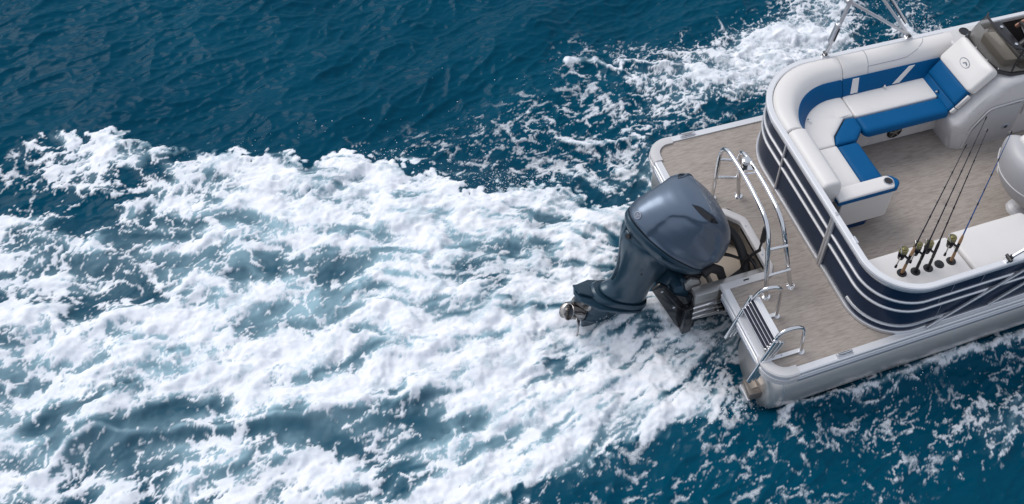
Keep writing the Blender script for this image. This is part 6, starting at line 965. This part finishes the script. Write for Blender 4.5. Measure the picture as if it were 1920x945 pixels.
def make_foam(g,D):
    X,Y=g.X,g.Y
    # swirl: trace each point back through layered eddies
    wx,wy=X.copy(),Y.copy()
    for seed,lam,asp,ang,amp,n in ((11,1.1,1.2,-.2,.06,2),(12,.5,1.1,-.2,.026,2),(13,.20,1.0,0,.009,2)):
        vx,vy=g.curl(seed,lam,asp,ang)
        for _ in range(n):
            a=g.at(vx,wx,wy);b=g.at(vy,wx,wy);wx=wx+amp/n*a;wy=wy+amp/n*b
    # only part of the swirl moves the density map itself
    mx=X+(wx-X)*.75;my=Y+(wy-Y)*.75
    Wm=np.array(D['FOAM_MAP'],np.float32)/30;Mm=np.array(D['MILK_MAP'],np.float32)/30
    fu=(mx-D['FOAM_X0'])/D['FOAM_D'];fv=(my-D['FOAM_Y0'])/D['FOAM_D']
    W=sample(Wm,fu,fv);M=sample(Mm,fu,fv)
    W=W*np.where((X>.3)&(Y<1),.66,1)
    cx,cy=X+(wx-X)*.35,Y+(wy-Y)*.35
    for pts,r,a in D['CRESTS']: W=np.maximum(W,a*g.stroke(pts,r*1.15,cx,cy))
    for pts,r,a in D['HOLLOWS']: W=W-a*.6*g.stroke(pts,r*.9,cx,cy)

    # crisp outer edges of the wake
    ex=X+(wx-X)*.6+.035*g.grf(31,.16);ey=Y+(wy-Y)*.6+.035*g.grf(32,.16)+.03*g.grf(33,.45)
    up=np.array(D['EDGE_UP']);yb=np.interp(ex,up[:,0],up[:,1])
    inside=(ex<up[-1,0]);band=inside&(ey-yb<np.where(X<-2.4,.6,.16));W=np.where(band,W*sstep(-.02,.03,yb-ey),W)
    rim=np.exp(-((yb-ey-.05)/.09)**2)*(ex<up[-1,0])*sstep(-5.2,-4.3,ex);W=np.maximum(W,rim*.85*(yb>ey))
    lo=np.array(D['EDGE_LOW'])[::-1];yl=np.interp(ex,lo[:,0],lo[:,1])
    cut=(ex>-2.02)&(ex<.25);below=sstep(.02,-.03,ey-yl)*cut
    W=np.where(cut,W*(1-below)+np.minimum(W,.09)*below,W)
    lr=np.array(D['EDGE_RIGHT'])[::-1];yr=np.interp(ex,lr[:,0],lr[:,1]);cut=(ex>1.28)
    W=np.where(cut,W*sstep(-.03,.03,ey-yr),W)
    W=np.clip(W,0,1)
    lx=X+(wx-X)*.7+.010*g.grf(81,.13)+.0035*g.grf(82,.06);ly=Y+(wy-Y)*.7+.010*g.grf(83,.13)+.0035*g.grf(84,.06)
    q=lambda G_: g.at(G_,lx,ly)
    web=lambda a,w: np.exp(-np.abs(a/w)**1.4)
    s=sstep(-3.4,-1.0,X+.35*(Y-2));s=np.where(X>.2,.5,s);far=sstep(.1,.5,X)
    # flow lines fanning aft from the motor
    px_,py_=X+(wx-X)*.5,Y+(wy-Y)*.5
    th=np.arctan2(py_-1.25,-(px_-.8));rr=np.hypot(px_-.8,py_-1.25)
    fan=lambda seed,lam,k: g.at(g.grf(seed,lam,1.,0,.5),-3+np.clip(rr*k,0,6),2+th*2.6)
    st=.8*fan(36,.42,.16)+.7*fan(37,.20,.19)+.45*fan(38,.10,.22);st=st*(1-far)
    blob=q(g.grf(61,.55,1.4,.2,.6));mid=q(g.grf(63,.14,2.4,-.05,.7));fine=(1-s)*g.grf(62,.055,1.,0,.6)+s*g.grf(68,.05,2.4,.05,.5);fin2=(1-s)*g.grf(67,.034,1.,0,.4)+s*g.grf(69,.034,2.2,.05,.4)
    B=W+(.150*st+.040*blob)*sstep(.08,.35,W)*np.where(X>.2,.6,1)
    # body of white water
    body=sstep(.58,.88,B+.035*mid+.04*fine+.02*fin2)
    # threads of foam drawn out on the water between
    def threads(seed,lam,asp,ang): return web(q(g.grf(seed,lam,asp,ang,.4)),.32)*.70+web(q(g.grf(seed+7,lam*.52,asp,ang,.4)),.36)*.45+web(q(g.grf(seed+19,lam*.27,1+(asp-1)*.5,ang,.4)),.45)*.22
    T=threads(141,.30,1.35,.95)*(1-s)+threads(151,.25,2.3,.04)*s
    T=T*(1-.6*far)+threads(161,.24,1.35,.3)*.6*far
    n=g.uni(T+.09*blob+.13*st+.09*mid+(.045*fine+.02*fin2)*(.4+.6*s)*(1-.7*far))
    soft=.13+.09*s
    lace=sstep(-soft,soft,n-(1.0-B*.93)-.02)*sstep(0,.06,W)
    alpha=1-(1-body)*(1-lace*(.92-.20*s))
    thin=g.uni(q(g.grf(64,.42,1.5,.1,.7))+.6*q(g.grf(65,.16,1.4,.1,.6))+.35*fine+.5*st)
    alpha=alpha*(1-.40*sstep(.62,1.,1-thin)*sstep(.4,.8,W))
    alpha=alpha*np.where((X>.3)&(Y<1),.85,1)
    milk=np.clip(M*(.30+.70*sstep(.05,.4,W))*(.85+.2*np.clip(blob,-1.5,1.5))+sstep(.28,.75,B)*(.62+.12*np.clip(blob,-1.5,1.5)),0,1)*np.where(X>.2,.5,1)*.92
    return alpha,milk,W,(wx,wy),blob,mid,fine
# ================================================================== water
WZ = -.60
def water_mat():
    mm = bpy.data.materials.new('sea_water_and_foam'); mm.use_nodes = True; t = mm.node_tree; n = t.nodes; l = t.links; n.clear()
    out = n.new('ShaderNodeOutputMaterial'); tc = n.new('ShaderNodeTexCoord')
    fo = n.new('ShaderNodeAttribute'); fo.attribute_name = 'foam'; mk = n.new('ShaderNodeAttribute'); mk.attribute_name = 'milk'
    def ns(scale, det=4, rough=.6, st=(1,1,1), rot=0):
        mp = n.new('ShaderNodeMapping'); mp.inputs['Scale'].default_value = st; mp.inputs['Rotation'].default_value = (0,0,R(rot)); l.new(tc.outputs['Object'], mp.inputs[0])
        x = n.new('ShaderNodeTexNoise'); x.inputs['Scale'].default_value = scale; x.inputs['Detail'].default_value = det; x.inputs['Roughness'].default_value = rough; l.new(mp.outputs[0], x.inputs['Vector']); return x.outputs[0]
    def math_(op, a, b=None, c=None):
        x = n.new('ShaderNodeMath'); x.operation = op
        for k, v in enumerate((a, b, c)):
            if v is None: continue
            if isinstance(v, (int, float)): x.inputs[k].default_value = v
            else: l.new(v, x.inputs[k])
        return x.outputs[0]
    # foam cover, its edge broken up finely
    f1 = ns(40, 5, .7); f2 = ns(120, 3, .6)
    e = math_('MULTIPLY', math_('SUBTRACT', 1.0, math_('ABSOLUTE', math_('SUBTRACT', math_('MULTIPLY', fo.outputs['Fac'], 2), 1))), 1.0)
    d = math_('ADD', math_('MULTIPLY', math_('SUBTRACT', f1, .5), 1.2), math_('MULTIPLY', math_('SUBTRACT', f2, .5), .8))
    cov = math_('ADD', fo.outputs['Fac'], math_('MULTIPLY', e, d)); cl = n.new('ShaderNodeClamp'); l.new(cov, cl.inputs[0])
    # water
    wt = n.new('ShaderNodeBsdfPrincipled')
    cm = n.new('ShaderNodeMix'); cm.data_type = 'RGBA'; cm.inputs[6].default_value = (.0010,.040,.083,1); cm.inputs[7].default_value = (.31,.47,.545,1)
    tone = ns(.45, 4, .55); dk = n.new('ShaderNodeMix'); dk.data_type = 'RGBA'; dk.inputs[6].default_value = (.0002,.033,.066,1); dk.inputs[7].default_value = (.0004,.067,.118,1); l.new(tone, dk.inputs[0]); l.new(dk.outputs[2], cm.inputs[6])
    l.new(mk.outputs['Fac'], cm.inputs[0]); l.new(cm.outputs[2], wt.inputs['Base Color'])
    rr = n.new('ShaderNodeMapRange'); rr.inputs[3].default_value = .19; rr.inputs[4].default_value = .4; l.new(mk.outputs['Fac'], rr.inputs[0]); l.new(rr.outputs[0], wt.inputs['Roughness']); wt.inputs['IOR'].default_value = 1.333; wt.inputs['Specular IOR Level'].default_value = .08
    b = n.new('ShaderNodeBump'); b.inputs['Strength'].default_value = .16; b.inputs['Distance'].default_value = .02
    hh = math_('ADD', ns(5, 3, .5, (.5,1,1), 12), math_('MULTIPLY', ns(16, 3, .5, (.6,1,1), -10), .3)); l.new(hh, b.inputs['Height']); l.new(b.outputs[0], wt.inputs['Normal'])
    # foam
    fm = n.new('ShaderNodeBsdfPrincipled'); fm.inputs['Roughness'].default_value = .85; fm.inputs['Specular IOR Level'].default_value = .25
    fv = ns(8, 6, .65); fc = n.new('ShaderNodeMix'); fc.data_type = 'RGBA'; fc.inputs[6].default_value = (.72,.76,.82,1); fc.inputs[7].default_value = (.86,.875,.915,1)
    mr = n.new('ShaderNodeMapRange'); mr.inputs[1].default_value = .36; mr.inputs[2].default_value = .60; l.new(fv, mr.inputs[0]); l.new(mr.outputs[0], fc.inputs[0]); l.new(fc.outputs[2], fm.inputs['Base Color'])
    b2 = n.new('ShaderNodeBump'); b2.inputs['Strength'].default_value = .24; b2.inputs['Distance'].default_value = .015; l.new(math_('ADD', ns(26, 6, .7), math_('MULTIPLY', fo.outputs['Fac'], .6)), b2.inputs['Height']); l.new(b2.outputs[0], fm.inputs['Normal'])
    mx = n.new('ShaderNodeMixShader'); l.new(cl.outputs[0], mx.inputs[0]); l.new(wt.outputs[0], mx.inputs[1]); l.new(fm.outputs[0], mx.inputs[2]); l.new(mx.outputs[0], out.inputs[0]); return mm
M['water'] = water_mat()
G = Grid(-6.6, 6.2, -3.0, 8.2, .0125)
DATA = dict(FOAM_X0=FOAM_X0, FOAM_Y0=FOAM_Y0, FOAM_D=FOAM_D, FOAM_MAP=FOAM_MAP, MILK_MAP=MILK_MAP, EDGE_UP=EDGE_UP, EDGE_LOW=EDGE_LOW, EDGE_RIGHT=EDGE_RIGHT, CRESTS=CRESTS, HOLLOWS=HOLLOWS)
al, milk, dens, sw_, blob, mid_, fine_ = make_foam(G, DATA)
fade = np.minimum(np.minimum(G.X-G.x0, G.xs[-1]-G.X), np.minimum(G.Y-G.y0, G.ys[-1]-G.Y)); fade = sstep(0, .6, fade)
# ambient chop: sharpened crests running two ways, calmed under the foam
def crest(seed, lam, asp, ang):
    a = G.grf(seed, lam, asp, ang, .35); return np.exp(-np.abs(a)*1.1)
h = .028*G.grf(71, 1.9, 1.6, .35, .4)+.012*G.grf(72, .75, 1.8, .45, .4)+.026*(crest(73, .55, 2.2, .42)-.45)+.020*(crest(74, .30, 2.2, .30)-.45)+.0075*(crest(76, .155, 1.9, .10)-.45)+.0015*G.grf(75, .10, 1.4, .2, .4)
h = h+.15*np.exp(-((G.X+.62)/.38)**2-((G.Y-1.20)/.24)**2)
bd = G.blur(dens, .22)
h = h*(1-.55*np.clip(bd*1.6, 0, 1))
h = h+.10*G.blur(dens, .10)*(.6+.4*np.tanh(blob))-.03
h = h+.005*al+.0045*al*np.clip(mid_, -1.5, 2)
for pts, r_, a_ in CRESTS: h = h+.06*a_*G.stroke(pts, r_*2.2, sw_[0]*.5+G.X*.5, sw_[1]*.5+G.Y*.5)
for pts, r_, a_ in HOLLOWS: h = h-.012*a_*G.stroke(pts, r_*1.8, G.X, G.Y)
# keep the sea inside the hulls low
hull = sstep(.0, .25, G.X+.1)*sstep(-.05,.12, G.Y-.05)*sstep(-.05,.12, 2.5-G.Y); h = h*(1-hull*.8)-.05*hull
Zw = (WZ+h*fade).astype(np.float32)
def water_mesh():
    ny, nx = G.ny, G.nx; N = nx*ny
    big = 900.; x0, x1, y0, y1 = G.xs[0], G.xs[-1], G.ys[0], G.ys[-1]
    co = np.empty((N+12, 3), np.float32); co[:N,0] = G.X.ravel(); co[:N,1] = G.Y.ravel(); co[:N,2] = Zw.ravel()
    co[N:] = [(-big,-big,WZ),(x0,-big,WZ),(x1,-big,WZ),(big,-big,WZ),(-big,y0,WZ),(big,y0,WZ),(-big,y1,WZ),(big,y1,WZ),(-big,big,WZ),(x0,big,WZ),(x1,big,WZ),(big,big,WZ)]
    i = np.arange(nx-1)[None,:]+nx*np.arange(ny-1)[:,None]; q = np.stack([i, i+1, i+nx+1, i+nx], -1).reshape(-1,4)
    c00, c10, c01, c11 = 0, nx-1, nx*(ny-1), nx*ny-1
    ring = np.array([(N,N+1,c00,N+4),(N+1,N+2,c10,c00),(N+2,N+3,N+5,c10),(N+4,c00,c01,N+6),(c10,N+5,N+7,c11),(N+6,c01,N+9,N+8),(c01,c11,N+10,N+9),(c11,N+7,N+11,N+10)])
    q = np.concatenate([q, ring]).astype(np.int32); me = bpy.data.meshes.new('water')
    me.vertices.add(len(co)); me.vertices.foreach_set('co', co.ravel()); me.loops.add(q.size); me.loops.foreach_set('vertex_index', q.ravel())
    me.polygons.add(len(q)); me.polygons.foreach_set('loop_start', np.arange(0, q.size, 4, dtype=np.int32)); me.polygons.foreach_set('use_smooth', np.ones(len(q), bool)); me.update(calc_edges=True)
    for nm, v in (('foam', al), ('milk', milk)):
        a_ = me.attributes.new(nm, 'FLOAT', 'POINT'); b_ = np.zeros(len(co), np.float32); b_[:N] = (v*fade).ravel(); a_.data.foreach_set('value', b_)
    me.materials.append(M['water']); o = bpy.data.objects.new('water', me); COL.objects.link(o); o['kind'] = 'structure'; o['label'] = 'deep blue sea with the white churned wake'; return o
water_mesh()
# droplets thrown up by the wake and the bow wave
rng = random.Random(5); sp = MB()
def surf(x, y):
    i = int((x-G.x0)/G.d); j = int((y-G.y0)/G.d); return float(Zw[min(max(j,0),G.ny-1), min(max(i,0),G.nx-1)])
def drop(p, r_):
    x, y, z = p; s_ = rng.uniform(.7,1.5); sp.add([(x+r_*s_,y,z),(x-r_*s_,y,z),(x,y+r_,z),(x,y-r_,z),(x,y,z+r_),(x,y,z-r_)], [(0,2,4),(2,1,4),(1,3,4),(3,0,4),(2,0,5),(1,2,5),(3,1,5),(0,3,5)])
def burst(n, cx, cy, sx, sy, hz, rmin=.0022, rmax=.007, ang=0.):
    for _ in range(n):
        a, b_ = rng.gauss(0,sx), rng.gauss(0,sy); x = cx+a*math.cos(ang)-b_*math.sin(ang); y = cy+a*math.sin(ang)+b_*math.cos(ang)
        drop((x, y, surf(x,y)+abs(rng.gauss(0,hz))), rmin+(rmax-rmin)*rng.random()**2.2)
burst(330, -1.38, 3.04, 0.28, 0.10, 0.06, rmax=0.0060, ang=0.00)
burst(150, -1.04, 2.93, 0.14, 0.09, 0.06, rmax=0.0060, ang=0.00)
burst(120, -0.77, 2.91, 0.14, 0.08, 0.08, rmax=0.0060, ang=0.00)
burst(130, -2.15, 3.66, 0.22, 0.08, 0.04, rmax=0.0060, ang=0.00)
burst(60, -3.49, 4.18, 0.80, 0.05, 0.03, rmax=0.0060, ang=0.00)
burst(70, -1.79, 3.34, 0.20, 0.06, 0.04, rmax=0.0060, ang=0.00)
burst(200, 2.66, 4.25, 0.25, 0.12, 0.12, rmax=0.0060, ang=0.28)
burst(130, 2.11, 4.18, 0.20, 0.10, 0.06, rmax=0.0060, ang=0.28)
burst(160, 3.29, 4.16, 0.25, 0.12, 0.10, rmax=0.0060, ang=0.28)
burst(170, 3.78, 3.80, 0.18, 0.10, 0.08, rmax=0.0060, ang=0.00)
burst(260, -0.78, 1.23, 0.10, 0.05, 0.05, rmax=0.0050, ang=0.00)
burst(200, -0.47, 1.30, 0.10, 0.05, 0.04, rmax=0.0050, ang=0.00)
burst(90, -0.34, 0.89, 0.15, 0.10, 0.03, rmax=0.0060, ang=0.00)
burst(120, -0.69, 3.63, 0.60, 0.40, 0.01, rmax=0.0060, ang=0.00)
burst(60, -1.69, 2.16, 0.10, 0.08, 0.02, rmax=0.0060, ang=0.00)
burst(90, -0.13, 0.17, 0.20, 0.06, 0.02, rmax=0.0060, ang=0.00)
burst(60, 1.36, -0.05, 0.40, 0.08, 0.02, rmax=0.0060, ang=0.00)
so = sp.build('spray', M['foamdrop'] if 'foamdrop' in M else mat('spray_white', (.86,.88,.91), .5, var=.03), None, 60); so['kind'] = 'stuff'; so['label'] = 'white droplets of spray thrown above the wake'
